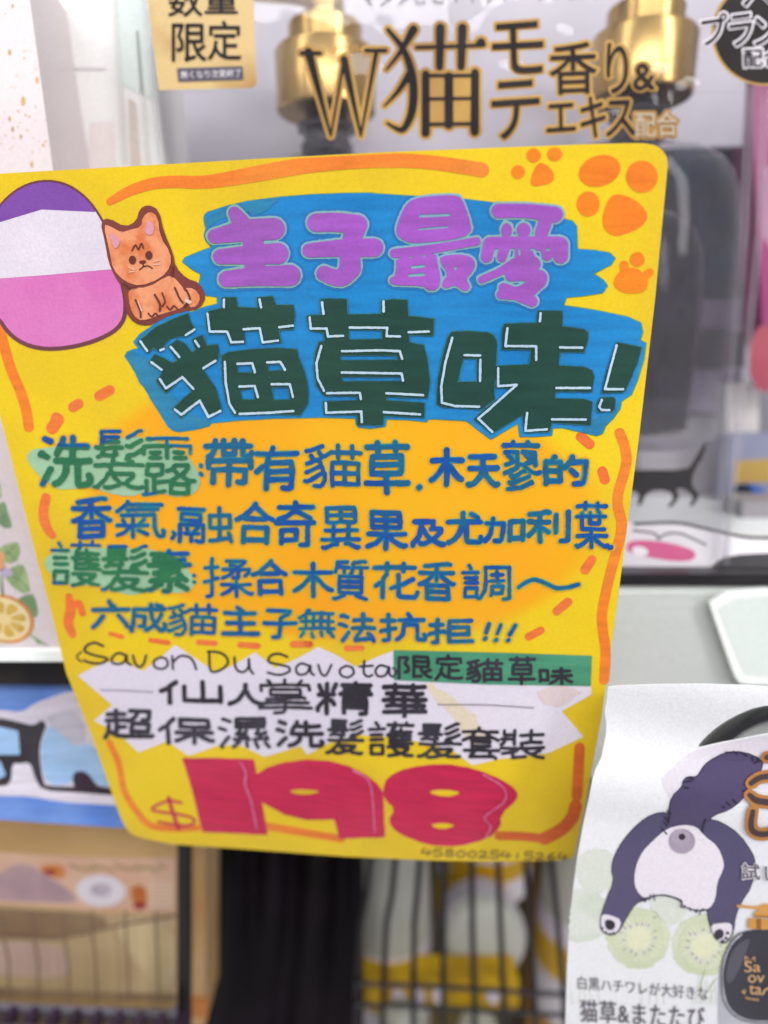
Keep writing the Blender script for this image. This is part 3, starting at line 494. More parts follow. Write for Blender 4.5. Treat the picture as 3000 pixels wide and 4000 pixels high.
RY = 0.207                            # depth of the price rail's face
zt, zb = zz(2292, RY), zz(2612, RY)
shelf = thing('shelf', 'white metal store shelf carrying the clear twin pack, with a sloping price rail', 'shelf', (0, RY, zt))
slab('shelf_board', [(-0.45, RY + 0.012, zt), (0.45, RY + 0.012, zt), (0.45, RY + 0.012, zt - 0.012), (-0.45, RY + 0.012, zt - 0.012)], 0.39, M_white, shelf)
# sloping rail: rounded lip in cross-section
prof = [(RY + 0.009, zt + 0.0005), (RY + 0.006, zt - 0.0008), (RY + 0.0045, zt - 0.004), (RY + 0.0035, zt - 0.012), (RY + 0.0025, zb), (RY + 0.0015, zz(3040, RY)), (RY + 0.003, zz(3060, RY))]
bm = bmesh.new(); ra = [bm.verts.new((-0.45, y, z)) for y, z in prof]; rb = [bm.verts.new((0.45, y, z)) for y, z in prof]
for i in range(len(prof) - 1): bm.faces.new((ra[i], rb[i], rb[i + 1], ra[i + 1]))
bmesh.ops.solidify(bm, geom=bm.faces[:], thickness=0.0012)
bmesh.ops.recalc_face_normals(bm, faces=bm.faces)
me = bpy.data.meshes.new('price_rail'); bm.to_mesh(me); bm.free()
me.polygons.foreach_set('use_smooth', [True] * len(me.polygons)); me.set_sharp_from_angle(angle=math.radians(6))
link('price_rail', me, M_white, shelf)
face_slab('ledge', -260, 2536, 900, 2590, 0.186, 0.018, M_white, shelf, 0.0008)
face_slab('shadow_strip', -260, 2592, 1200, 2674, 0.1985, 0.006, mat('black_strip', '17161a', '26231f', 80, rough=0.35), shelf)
# pale holder clipped on the rail at the right
hs = upright(RY - 0.0008, 0.06, 0, 2450)
hold = card('label_holder', chaikin([(2757, 2314), (3080, 2290), (3080, 2676), (2905, 2676), (2880, 2660), (2862, 2620), (2810, 2470)], 1), hs, 0.0015, mat('holder_rim', 'eef4f1', rough=0.25, coat=0.4))
tag(hold, 'pale white plastic label holder with rounded corner on the shelf rail at right', 'label holder')
ho = art('label_window', hs, hold, mat('holder_face', 'd8e2de', 'cfdad6', 20, rough=0.3), [PG(chaikin([(2795, 2345), (3100, 2318), (3100, 2640), (2915, 2640), (2898, 2610), (2840, 2470)], 1))], 2)

# ------------------------------------------------------------------ clear twin pack with its two pump bottles
PY = 0.217
ps = upright(PY, 0.0, 0, 1200)
pack = thing('blister_pack', 'clear plastic twin pack printed with black and gold writing, standing on the white shelf', 'package', (at(1700, 2255, PY)))
M_film = clear('clear_film', 'e9e6ee', 0.012, 0.05, bump=0.7)
M_film2 = clear('clear_film_side', 'dcdce4', 0.08, 0.06, bump=0.5)
card('front_panel', [(540, -300), (2995, -300), (2985, 700), (2840, 2240), (800, 2240), (620, 600)], ps, 0.0004, M_film, pack, st=60)
slab('side_panel', [at(2998, -300, PY + 0.0006), at(2998, -300, PY + 0.0006) + np.array([0.050, 0.10, 0]), at(2838, 2240, PY + 0.0006) + np.array([0.050, 0.10, 0]), at(2838, 2240, PY + 0.0006)], 0.0004, M_film2, pack)
slab('side_panel', [at(536, -300, PY + 0.0006) + np.array([-0.036, 0.10, 0]), at(536, -300, PY + 0.0006), at(798, 2240, PY + 0.0006), at(798, 2240, PY + 0.0006) + np.array([-0.036, 0.10, 0])], 0.0004, M_film2, pack)
M_back = mat('pack_backing', 'c2bdc8', 'aaa6b0', 16, rough=0.35, coat=0.3, ramp=(0.3, 0.7))
slab('backing_card', [at(380, -700, PY + 0.095), at(2990, -700, PY + 0.095), at(2900, 570, PY + 0.095), at(480, 640, PY + 0.095)], 0.001, M_back, pack)
# insert at the foot: white card with a cartoon cat's face, leaning back
fs = upright(PY + 0.004, 0.35, 0, 2150)
M_ins = mat('insert_white', 'e4e2e6', 'd9d6dc', 14, rough=0.35, coat=0.3)
J = T(2200, 900, 1.58)
ins = card('insert_card', [(1800, 2040), (2300, 2035)] + J([(420, 1800), (700, 1800), (900, 1850), (1264, 1920), (1420, 1940), (1420, 2160), (380, 2165)]) + [(1800, 2275)], fs, 0.0006, M_ins, pack, st=20)
art('cheek_print', fs, ins, ink('pink_ink', 'c8467f', 'd2558c', 30), [PG(J([(385, 1940), (430, 1910), (600, 1915), (780, 1960), (825, 1995), (800, 2035), (720, 2045), (560, 2025), (400, 1990)]), 2)], 1, st=5)
art('cheek_shine', fs, ins, ink('shine_white', 'eae6ec'), [EL(*J([(475, 1980)])[0], 32, 18, 12)], 2, st=5)
art('outline_print', fs, ins, ink('soft_black', '252326', '302d31', 40), [PG(J([(890, 2120), (930, 2050), (1030, 2005), (1264, 1990), (1430, 1990), (1430, 2150), (900, 2150)]), 1),
    ST(J([(430, 1850), (560, 1870), (590, 1905), (620, 1880), (720, 1870), (880, 1940)]), 4), ST(J([(440, 1812), (700, 1805), (900, 1845), (1150, 1895), (1400, 1890)]), 6)], 1, st=5)
face_slab('base_edge', 1900, 2243, 3050, 2288, PY - 0.006, 0.03, mat('black_base', '1a181b', '232024', 60, rough=0.4), pack)

# printed matter on the front panel
G = T(0, 0, 1.659); H = T(1000, 0, 1.659); I_ = T(2000, 0, 1.659)
M_gold = mat('gold_print', (0.52, 0.30, 0.055), (0.33, 0.17, 0.03), 26, rough=0.45, coat=0.3)
M_gold2 = mat('gold_badge', (0.42, 0.24, 0.06), (0.64, 0.46, 0.19), 34, rough=0.38, coat=0.4, ramp=(0.42, 0.6))
M_blk = mat('print_black', '1c181b', '2a2527', 60, rough=0.5, spec=0.15)
M_pw = mat('print_white', 'd8d3da', rough=0.45)
badge = art('gold_badge', ps, pack, M_gold2, [PG([(560, -120), (622, 352), (985, 344), (1003, 328), (985, -120)])], 3, st=8)
typeset('lettering', ps, badge, M_blk, [('数', rect(657, -68, 790, 64)), ('量', rect(800, -68, 928, 52)), ('限', rect(672, 92, 806, 240)), ('定', rect(812, 82, 942, 234))], 6, 1.5)
art('dark_strip', ps, badge, mat('print_slate', '4c4858', rough=0.4), [PG([(690, 266), (948, 258), (952, 312), (696, 320)])], 5, st=5)
typeset('small_lettering', ps, badge, M_pw, [('無くなり次第終了', [(705, 277), (940, 270), (942, 300), (708, 308)])], 8, 0.2, st=2)
Wp = [ST(H([(340, 335, 26), (485, 880, 7)]), smooth=False), ST(H([(485, 880, 7), (570, 385, 9)]), smooth=False), ST(H([(572, 385, 24), (680, 880, 7)]), smooth=False), ST(H([(680, 880, 7), (780, 335, 13)]), smooth=False),
      ST(H([(295, 343), (415, 343)]), 7), ST(H([(712, 325), (842, 325)]), 7)]
cat = [ST(H([(855, 190, 12), (950, 310, 18), (1005, 450, 24), (1022, 600, 27), (1005, 740, 26), (955, 835, 20), (900, 825, 12), (850, 795, 8)])), ST(H([(1020, 190, 28), (935, 335, 14), (845, 450, 6)])), ST(H([(995, 480, 24), (920, 590, 14), (832, 685, 6)])),
       ST(H([(1040, 305), (1480, 292)]), 6), ST(H([(1425, 290, 8), (1460, 268, 22), (1485, 292, 6)])), ST(H([(1195, 180, 28), (1190, 430, 23)])), ST(H([(1338, 180, 28), (1330, 430, 23)])),
       ST(H([(1100, 480, 24), (1100, 860, 27)])), ST(H([(1420, 470, 26), (1418, 850, 28)])), ST(H([(1100, 488), (1430, 488)]), 6), ST(H([(1250, 495), (1250, 805)]), 17), ST(H([(1100, 640), (1415, 636)]), 6), ST(H([(1100, 805), (1415, 800)]), 6)]
art('gold_outline', ps, pack, M_gold, Wp + cat, 3, grow=13, st=5)
art('gold_outline', ps, pack, M_gold, [PG(H([(1130, 505), (1400, 505), (1400, 790), (1130, 790)]))], 4, st=6)
art('lettering', ps, pack, M_blk, Wp + cat, 7, st=4)
big = [('モ', [(1922, 95), (2118, 80), (2128, 282), (1926, 288)]), ('テ', [(1920, 322), (2105, 308), (2112, 535), (1922, 545)]), ('香', [(2146, 170), (2330, 162), (2334, 362), (2150, 370)]), ('り', [(2370, 168), (2450, 166), (2456, 362), (2372, 366)]),
       ('&', [(2474, 250), (2556, 246), (2560, 348), (2476, 352)]), ('エ', [(2136, 408), (2246, 400), (2250, 508), (2136, 516)]), ('キ', [(2268, 378), (2364, 372), (2368, 534), (2270, 540)]), ('ス', [(2368, 392), (2474, 388), (2482, 528), (2368, 534)]), ('配合', [(2480, 440), (2642, 436), (2648, 530), (2482, 536)])]
typeset('gold_outline', ps, pack, M_gold, big, 3, 12, st=4)
typeset('lettering', ps, pack, M_blk, big[:-1], 8, 0.8)
typeset('small_lettering', ps, pack, mat('print_dim', 'b4a58c', rough=0.45), big[-1:], 8, 1.0, st=2.5)
typeset('small_lettering', ps, pack, mat('print_grey', '6e6a76', rough=0.45), [('マタタビとキャットニップ由来', [(1412, -50), (2352, -78), (2352, -2), (1412, 28)])], 6, 0.2)
typeset('small_lettering', ps, pack, mat('print_amber', 'c08a3c', rough=0.45), [('ダブル', [(1282, 182), (1412, 166), (1412, 202), (1282, 218)])], 10, 0.3, st=2)
seal = art('round_seal', ps, pack, mat('seal_gold', (0.42, 0.25, 0.05), rough=0.4), [EL(2985, 128, 207)], 3, st=6)
art('seal_face', ps, seal, mat('seal_black', '2c2525', '201b1c', 40, rough=0.5, spec=0.15), [EL(2987, 128, 196)], 5, st=6)
sl = [('プ', [(2740, 65), (2838, 48), (2846, 165), (2742, 178)]), ('ラ', [(2850, 62), (2938, 50), (2940, 170), (2852, 182)]), ('ン', [(2948, 70), (3040, 60), (3040, 170), (2950, 178)]), ('ヘ', [(2905, -40), (3040, -50), (3040, 30), (2905, 48)]), ('配合', [(2905, 192), (3060, 185), (3060, 255), (2907, 262)])]
typeset('seal_lettering', ps, seal, M_pw, sl, 8, 9)
typeset('seal_lettering', ps, seal, M_blk, sl, 12, 0.6)
# walking black cat printed low on the panel, a pale band behind it
inner = upright(0.246, 0, 0, 1800)
ipn = card('inner_panel', [(1800, 1560), (2900, 1560), (2840, 2180), (1800, 2180)], inner, 0.0004, clear('clear_film', 'e9e6ee', 0.012), pack, st=60)
art('cat_print', inner, ipn, mat('cat_black', '151316', rough=0.4), [PG(J([(200, 1470), (440, 1480), (770, 1478), (800, 1430), (855, 1340), (870, 1300), (886, 1310), (872, 1380), (805, 1490), (790, 1570), (840, 1630), (835, 1650), (800, 1705), (775, 1702), (808, 1640), (740, 1588), (690, 1598), (722, 1640), (675, 1705), (635, 1712), (688, 1648), (640, 1600), (520, 1610), (480, 1700), (455, 1705), (472, 1620), (430, 1602), (200, 1600)]), 1)], 4, st=5)
# the moulded ridge at the right edge of the pack
for x0, x1 in ((2905, 2790), (2968, 2836)):
    tube('moulded_ridge', [at(x0 + 40, -200, PY + 0.002), at(x0, 900, PY + 0.002), at(x1, 2200, PY + 0.002)], 0.0012, M_film2, pack, 10)

BY = 0.272
def bottle(label):
    k = px(BY, 400); cx, cy, _ = at(2507, 270, BY); z = lambda py: zz(py, BY) - zz(1760, BY)
    base = (float(cx), float(cy), zz(1760, BY))
    t = thing('pump_bottle', label, 'bottle', base, 'pump bottles in the clear twin pack')
    P = lambda L: [(z(y), r * k) for y, r in L]
    shell = clear('bottle_shell', '6f6d76', 0.10, 0.05)
    lathe('body', base, P([(1740, 300), (1735, 380), (1690, 425), (1200, 440), (900, 434), (760, 418), (680, 385), (625, 335), (590, 262), (572, 180), (564, 125), (545, 96), (500, 92)]), shell, t, sy=0.62, seg=64)
    lathe('liquid', base, P([(1690, 250), (1670, 300), (1200, 318), (980, 300), (890, 255), (840, 185), (815, 90), (808, 10)]), clear('grey_liquid', '302f36', 0.68, 0.1), t, sy=0.55, seg=64)
    lathe('neck', base, P([(600, 84), (560, 86), (556, 104), (520, 106), (512, 96), (490, 92), (470, 96), (462, 116), (440, 118), (430, 88), (392, 84)]), clear('neck_smoke', '4d4c55', 0.72, 0.05), t)
    lathe('neck_core', base, P([(760, 22), (440, 26), (430, 80), (392, 78)]), mat('neck_dark', '26252a', rough=0.3), t, seg=32)
    gold = mat('gold_metal', (0.46, 0.30, 0.11), (0.40, 0.25, 0.09), 12, rough=0.27, metal=1.0, grain=0.02)
    lathe('collar', base, P([(392, 186), (385, 194), (160, 198), (146, 190), (143, 150)]), gold, t, seg=72)
    lathe('collar_ring', base, P([(143, 138), (139, 142), (46, 143), (38, 138), (34, 70)]), gold, t, seg=72)
    lathe('pump_stem', base, P([(36, 66), (-20, 66), (-24, 76), (-120, 76)]), gold, t, seg=48)
    hz = z(-60); u = k
    tube('nozzle', [(base[0] + 60 * u, base[1], base[2] + hz), (base[0] - 120 * u, base[1] - 0.004, base[2] + hz + 0.001), (base[0] - 330 * u, base[1] - 0.008, base[2] + hz + 0.0005)], 38 * u, gold, t, 16)
    return t
b1 = bottle('smoky grey pump bottle with gold collar in the clear pack, nearest the round black seal')
def copy_tree(o, parent=None):
    c = o.copy(); COL.objects.link(c)
    if parent is not None:
        c.parent = parent
    for ch in list(o.children): copy_tree(ch, c)
    return c
b2 = copy_tree(b1)
d = at(1270, 312, BY) - at(2507, 270, BY)
b2.location = Vector(b1.location) + Vector(d) + Vector((0, 0.004, 0))
b2['label'] = 'smoky grey pump bottle with gold collar behind the printed letter W, nearest the gold badge'

# ------------------------------------------------------------------ cartons at the left
CY = 0.196
cs = upright(CY, 0.10, 0.05, 2000)
ctn = thing('gift_carton', 'white carton with gold speckles and painted orange slice and leaves, left of the sign', 'carton', tuple(at(150, 2525, CY)))
M_ctn = mat('carton_white', 'd6cbcf', 'd2c7c8', 8, rough=0.45, coat=0.25)
card('front_face', [(-330, -240), (84, -240), (212, 700), (300, 1500), (440, 2528), (-330, 2528)], cs, 0.05, M_ctn, ctn, st=30)
sp = G([(82, 40, 9), (62, 340, 12), (158, 378, 6), (196, 332, 4), (232, 448, 5), (212, 472, 4), (240, 520, 14), (150, 655, 18), (70, 565, 4), (98, 570, 4), (230, 690, 6), (118, 720, 6), (165, 745, 6), (62, 770, 10), (28, 728, 4), (190, 755, 6), (82, 838, 10), (118, 822, 4), (135, 885, 9), (176, 845, 5), (295, 775, 4), (212, 890, 4), (210, 985, 5), (280, 940, 8), (296, 915, 7), (252, 915, 4), (205, 1065, 12), (22, 795, 3), (130, 795, 4), (228, 780, 4), (252, 970, 3)])
rg = random.Random(3)
art('gold_speckles', cs, ctn, mat('speckle_gold', (0.42, 0.24, 0.07), (0.55, 0.36, 0.14), 200, rough=0.4), [EL(x, y, r * 0.85, r * 1.75, 0) for x, y, r in sp] + [EL(rg.uniform(-200, 150), rg.uniform(-200, 640), 2.5, 4.5) for _ in range(26)], 1, st=2.5)
Mq = T(0, 1600, 1.382)
gl = [ink('leaf_green', '8da772', 'a5ba86', 120), ink('leaf_dark', '6f8f68', '86a37c', 120), ink('leaf_pale', 'b6cba6', 'a2bb92', 90)]
leaves = [([(-60, 400), (5, 400), (10, 470), (-40, 520)], 2), ([(-20, 520), (25, 490), (45, 560), (70, 640), (20, 640), (-20, 600)], 1), ([(-30, 770), (20, 730), (95, 712), (112, 760), (90, 820), (40, 835), (0, 800)], 0),
          ([(20, 900), (60, 850), (125, 830), (150, 900), (165, 985), (120, 995), (60, 950)], 0), ([(75, 1040), (130, 1000), (185, 995), (212, 1110), (180, 1125), (140, 1080)], 1), ([(160, 1215), (210, 1240), (265, 1275), (200, 1265)], 2), ([(-40, 1180), (30, 1230), (45, 1260), (-40, 1265)], 2)]
for P, k in leaves:
    lf = art('leaf_print', cs, ctn, gl[k], [PG(Mq(P), 1)], 1, st=5)
    c = np.mean(P, 0)
    art('leaf_vein', cs, lf, ink('vein_green', '5f7f58', '79966e', 80), [ST(Mq([P[0], tuple(c), P[len(P) // 2 + 1]]), 2.0), ST(Mq([tuple(c), P[1]]), 1.4), ST(Mq([tuple(c), P[-1]]), 1.4), ST(Mq([tuple(c), P[2]]), 1.4)], 2, st=3)
osl = art('orange_slice_print', cs, ctn, ink('orange_rind', 'c98a4e', 'd39a58', 90), [EL(*Mq([(25, 1130)])[0], 118, 92, 22)], 2, st=5)
art('slice_pith', cs, osl, ink('orange_pith', 'e0cfa0', 'd8bf88', 90), [EL(*Mq([(22, 1130)])[0], 105, 80, 22)], 3, st=5)
seg_ = []
for a in range(0, 360, 45):
    q = math.radians(a + 12); cx, cy = Mq([(22, 1130)])[0]
    f = lambda rr, da: (cx + rr * 96 * math.cos(q + da) * math.cos(.38) - rr * 70 * math.sin(q + da) * math.sin(.38), cy + rr * 96 * math.cos(q + da) * math.sin(.38) + rr * 70 * math.sin(q + da) * math.cos(.38))
    seg_.append(PG([f(.14, 0), f(.85, -.32), f(.98, 0), f(.85, .32)], 1))
art('slice_flesh', cs, osl, ink('orange_flesh', 'b7933f', 'c8a850', 140), seg_, 4, st=4)
art('blossom_print', cs, ctn, ink('lilac_ink', 'b7abc6', 'cbbfd2', 90), [PG(Mq([(-10, 860), (40, 850), (75, 880), (60, 905), (10, 900)]), 2)], 3, st=4)
art('blossom_print', cs, ctn, ink('petal_peach', 'd9a06a', 'e2b98a', 90), [EL(*Mq([(5, 800)])[0], 16, 26), EL(*Mq([(8, 850)])[0], 14, 18)], 3, st=4)
art('stem_print', cs, ctn, ink('vein_green', '5f7f58', '79966e', 80), [ST(Mq([(8, 880), (18, 1010)]), 3), ST(Mq([(-10, 900), (10, 1000)]), 2)], 2, st=4)

# translucent carton between the speckled one and the clear pack
tY = 0.232
tb = thing('translucent_box', 'pale translucent box with upright folds between the speckled carton and the clear pack', 'box', tuple(at(400, 2260, tY)))
ts = upright(tY, 0.02, 0, 1200)
card('front_face', [(40, -240), (566, -240), (640, 600), (800, 2240), (180, 2240)], ts, 0.03, mat('pale_aqua', 'eef1ee', 'e6e6e6', 9, rough=0.3, coat=0.3, ramp=(0.35, 0.65)), tb, st=40)
M_fold = mat('fold_tint', 'd6dad7', 'dcd2d3', 14, rough=0.35)
for nm, P, mm in (('fold_edge', [(420, -240), (440, -240), (498, 640), (476, 640)], M_fold), ('fold_edge', [(530, 120), (543, 120), (618, 1000), (590, 1000)], M_fold), ('window_frame', [(204, 258), (415, 262), (415, 272), (212, 268), (238, 1000), (226, 1000)], mat('frame_tint', 'dad6d8', rough=0.4)),
                  ('aqua_panel', [(436, -240), (560, -240), (612, 400), (476, 330)], mat('aqua_tint', 'cfe0dc', 'd5e0dc', 10, rough=0.3, coat=0.2)), ('warm_streak', [(500, 380), (530, 400), (570, 900), (520, 900)], mat('warm_tint', 'cdc1b8', 'd6ccc4', 40, rough=0.4)), ('warm_streak', [(350, 480), (440, 470), (470, 900), (330, 900)], mat('blush_tint', 'e0d8d8', rough=0.4))):
    art(nm, ts, tb, mm, [PG(P, 0)], 3 if nm != 'window_frame' else 5, st=8)

# ------------------------------------------------------------------ hand-drawn blue sign on the lower rail
bs = upright(0.2035, 0.06, 0.0, 2900)
M_blue = ink('poster_blue', '5b82d0', '7c9fdc', 40, ramp=(0.35, 0.7))
blue = thing('blue_poster', 'hand-drawn blue and white sign with thick black lettering under the left carton', 'sign', tuple(at(200, 3210, 0.2035)))
card('sheet', [(-330, 2668), (600, 2684), (600, 3243), (-330, 3180)], bs, 0.0006, M_blue, blue, st=20)
R5 = T(0, 2400, 1.2762); R6 = T(1200, 2400, 1.2762); R3 = T(0, 1600, 1.2762); R4 = T(1200, 1600, 1.2762)
art('cloud_shape', bs, blue, ink('poster_white', 'dcd6e2', 'd2cbd8', 30), [PG(R5([(-300, 470), (0, 475), (110, 490), (170, 445), (260, 410), (340, 385), (420, 380), (690, 480), (690, 960), (470, 945), (300, 935), (150, 905), (0, 905), (-300, 890)]), 1)], 1, st=6)
art('lettering', bs, blue, ink('poster_black', '26232a', '39353b', 50), [PG(R5([(-300, 500), (0, 515), (90, 535), (170, 555), (205, 525), (235, 545), (205, 620), (195, 700), (215, 840), (235, 855), (360, 860), (700, 870), (700, 915), (480, 895), (380, 888), (210, 878), (175, 820), (150, 735), (100, 745), (60, 740), (55, 850), (-20, 860), (-60, 780), (-300, 760)]), 1)], 2, st=5)
art('letter_fill', bs, blue, ink('poster_sky', '93b9e2', 'a3c3e6', 30), [PG(R5([(-300, 545), (0, 560), (90, 580), (100, 700), (0, 700), (-300, 680)]), 0), PG(R5([(0, 730), (30, 800), (-60, 850), (-300, 840), (-300, 720)]), 0),
    PG(R5([(238, 550), (300, 590), (380, 660), (450, 640), (520, 720), (620, 860), (500, 862), (430, 800), (370, 800), (350, 850), (235, 850), (205, 760), (205, 640)]), 1)], 3, st=5)
art('grey_wash', bs, blue, ink('poster_wash', 'b9b7c6', 'c4c1cd', 40), [PG(R5([(215, 515), (300, 480), (380, 480), (430, 620), (390, 655), (300, 600)]), 1)], 4, st=6)
art('dark_blot', bs, blue, ink('poster_plum', '30222f', '3a2a38', 50), [PG(R5([(360, 800), (385, 782), (430, 785), (465, 830), (490, 862), (700, 880), (700, 905), (470, 888), (370, 875)]), 1)], 5, st=5)

# ------------------------------------------------------------------ below the shelf, left: tan carton with packets behind wires
KY = 0.262
L_ = T(0, 3100, 1.3825); K_ = T(1000, 3200, 1.3825)
ks = upright(KY, 0.0, 0.0, 3600)
tan = thing('tan_carton', 'tan cardboard display carton with a printed band, lower left behind thin wires', 'carton', tuple(at(300, 3940, KY)))
M_tan = mat('tan_board', 'c3a06c', 'b5925f', 14, rough=0.55)
card('front_face', [(-330, 3150), (690, 3180), (702, 3945), (-330, 3900)], ks, 0.06, M_tan, tan, st=40)
art('printed_band', ks, tan, mat('band_blush', 'd6b29a', 'cfa58a', 30, rough=0.5), [PG(L_([(-300, 310), (0, 318), (500, 345), (945, 350), (945, 645), (600, 640), (300, 610), (-300, 580)]), 0)], 1, st=8)
art('band_picture', ks, tan, mat('band_mauve', 'b79a9c', 'a58a90', 60, rough=0.5), [PG(L_([(0, 430), (60, 385), (150, 375), (260, 450), (380, 520), (440, 590), (200, 590), (-100, 570), (-100, 450)]), 2)], 2, st=6)
art('band_picture', ks, tan, mat('band_rust', 'b5642f', 'c9803f', 60, rough=0.5), [PG(L_([(200, 390), (330, 380), (360, 430), (330, 465), (250, 440)]), 2)], 3, st=6)
art('band_picture', ks, tan, mat('band_rust', 'b5642f'), [PG(L_([(700, 500), (780, 490), (800, 600), (720, 610)]), 1)], 3, st=6)
art('band_picture', ks, tan, mat('band_red', '9a3434', rough=0.5), [EL(*L_([(755, 605)])[0], 26, 16)], 4, st=6)
art('band_picture', ks, tan, mat('band_red', '9a3434'), [EL(*L_([(270, 425)])[0], 26, 12)], 4, st=6)
art('white_oval', ks, tan, mat('band_white', 'd9d2da', rough=0.45), [EL(*L_([(545, 525)])[0], 96, 62, 4)], 4, st=6)
art('oval_mark', ks, tan, mat('band_lilac', 'b9aeb8', 'a99fa8', 90, rough=0.5), [EL(*L_([(545, 520)])[0], 42, 26)], 5, st=6)
art('band_flourish', ks, tan, mat('band_olive', '9b8a5e', rough=0.5), [ST(L_([(380 + i * 40, 380 + 30 * ((i * 7) % 3) / 2), (400 + i * 40, 400 + 10 * (i % 2)), (415 + i * 40, 395 + 12 * (i % 3))]), 5) for i in range(13)], 2, st=5)
art('fine_print', ks, tan, mat('band_beige', 'e2c9ae', rough=0.5), [ST(L_([(810, 480 + 24 * i), (935, 484 + 24 * i)]), 4, smooth=False) for i in range(6)], 2, st=5)
art('inner_window', ks, tan, mat('window_tan', 'b9a07a', 'cdb58c', 20, rough=0.3, coat=0.5), [PG(L_([(-300, 590), (300, 620), (600, 650), (940, 660), (955, 1120), (600, 1110), (-300, 1060)]), 0)], 1, st=8)
art('window_shade', ks, tan, mat('window_brown', '8d7358', '9c8364', 30, rough=0.35, coat=0.4), [PG(L_([(-300, 600), (300, 630), (560, 655), (590, 720), (400, 780), (200, 790), (-300, 760)]), 1), PG(L_([(-300, 1030), (500, 1070), (955, 1080), (955, 1130), (-300, 1090)]), 0)], 2, st=8)
art('window_packets', ks, tan, mat('packet_rose', 'cdb3a6', 'bfa294', 40, rough=0.3, coat=0.5), [PG(L_([(-100, 800), (330, 810), (380, 900), (360, 1000), (-100, 980)]), 1)], 2, st=8)
art('window_packets', ks, tan, mat('packet_cream', 'd9c59c', 'cfb98e', 40, rough=0.3, coat=0.5), [PG(L_([(600, 680), (940, 680), (945, 1040), (830, 1040), (700, 860)]), 1)], 2, st=8)
wb = thing('wire_rack', 'thin dark wires standing in front of the tan carton, lower left', 'wire rack', tuple(at(300, 3950, KY - 0.006)))
M_wire = mat('wire_bronze', '806a52', rough=0.4)
wx = [-160, 45, 205, 365, 515, 690, 850]
for i, x in enumerate(wx):
    p = [L_([(x - 45 + 6 * i, 640)])[0], L_([(x - 30 + 4 * i, 780)])[0], L_([(x, 900)])[0], L_([(x + 6, 1120)])[0]]
    tube('upright_wire', [at(*q, KY - 0.006) for q in p], 0.0006, M_wire, wb, 8)
tube('cross_wire', [at(*q, KY - 0.0075) for q in L_([(-250, 770), (300, 790), (600, 720), (940, 660)])], 0.0006, M_wire, wb, 8)
# rack post and strip beside it
post = face_slab('rack_post', 690, 3150, 736, 4200, 0.246, 0.006, mat('post_black', '19181c', rough=0.35, coat=0.2), None, 0.0006)
tag(post, 'square black rack post between the tan carton and the dark folds', 'post')
st_ = thing('orange_strip', 'narrow orange and cream box edge standing just right of the black rack post', 'box', tuple(at(780, 4000, 0.285)))
face_slab('edge', 742, 3250, 800, 4010, 0.285, 0.03, mat('strip_cream', 'c9a06a', 'd8b88a', 20, rough=0.5), st_)
slab('side', [at(801, 3230, 0.285), at(850, 3260, 0.31), at(812, 3900, 0.31), at(796, 3990, 0.285)], 0.001, mat('strip_brown', '9c6a38', '8a5a30', 30, rough=0.5), st_)
face_slab('foot_print', 745, 3905, 812, 3975, 0.2835, 0.0012, mat('strip_orange', 'c8813f', rough=0.5), st_)
# purple crate under the tan carton
cr = thing('purple_crate', 'dark purple plastic crate edge along the bottom left corner', 'crate', tuple(at(300, 4200, 0.25)))
M_pur = mat('crate_purple', '33223c', '241a2c', 25, rough=0.35, coat=0.3)
slab('rim', [at(-330, 3925, 0.262), at(700, 3975, 0.262), at(700, 4030, 0.235), at(-330, 3985, 0.235)], 0.004, M_pur, cr)
for i in range(12):
    x = -250 + i * 85
    slab('rib', [at(x, 3985 + i * 3.5, 0.238), at(x + 30, 3988 + i * 3.5, 0.238), at(x + 18, 4260, 0.238), at(x - 14, 4260, 0.238)], 0.008, M_pur, cr)

# dark folded stuff hanging in the middle
def folds(name, x0, x1, y0, y1, Y, m, amp, seed, parent=None):
    r = np.random.RandomState(seed); nx, ny = 90, 24; V = []
    fr = [(r.uniform(25, 150), r.uniform(0, 6.3), r.uniform(0.3, 1)) for _ in range(7)]
    for j in range(ny):
        for i in range(nx):
            X = x0 + (x1 - x0) * i / (nx - 1); Yp = y0 + (y1 - y0) * j / (ny - 1)
            b = sum(a * math.sin((X + 0.12 * (Yp - y0) * math.sin(p)) / f * 2 + p) for f, p, a in fr) / 4
            V.append(at(X, Yp, Y - amp * b))
    F = [(j * nx + i, j * nx + i + 1, (j + 1) * nx + i + 1, (j + 1) * nx + i) for j in range(ny - 1) for i in range(nx - 1)]
    me = bpy.data.meshes.new(name); me.from_pydata([tuple(map(float, v)) for v in V], [], F)
    bm = bmesh.new(); bm.from_mesh(me); bmesh.ops.recalc_face_normals(bm, faces=bm.faces); bmesh.ops.solidify(bm, geom=bm.faces[:], thickness=0.001); bm.to_mesh(me); bm.free()
    me.polygons.foreach_set('use_smooth', [True] * len(me.polygons)); return link(name, me, m, parent)
bag = folds('plastic_bag', 800, 1420, 3080, 4200, 0.335, mat('bag_black', '0a080b', '181019', 14, rough=0.5, spec=0.15), 0.012, 5)
tag(bag, 'dark plastic in upright folds hanging between the rack post and the yellow tubs', 'bag')
dp = slab('divider_panel', [at(760, 3000, 0.40), at(1420, 3000, 0.40), at(1420, 4300, 0.40), at(760, 4300, 0.40)], 0.01, mat('divider', '17141a', '201a24', 12, rough=0.6))
tag(dp, 'dark divider board behind the hanging dark plastic folds', 'divider')

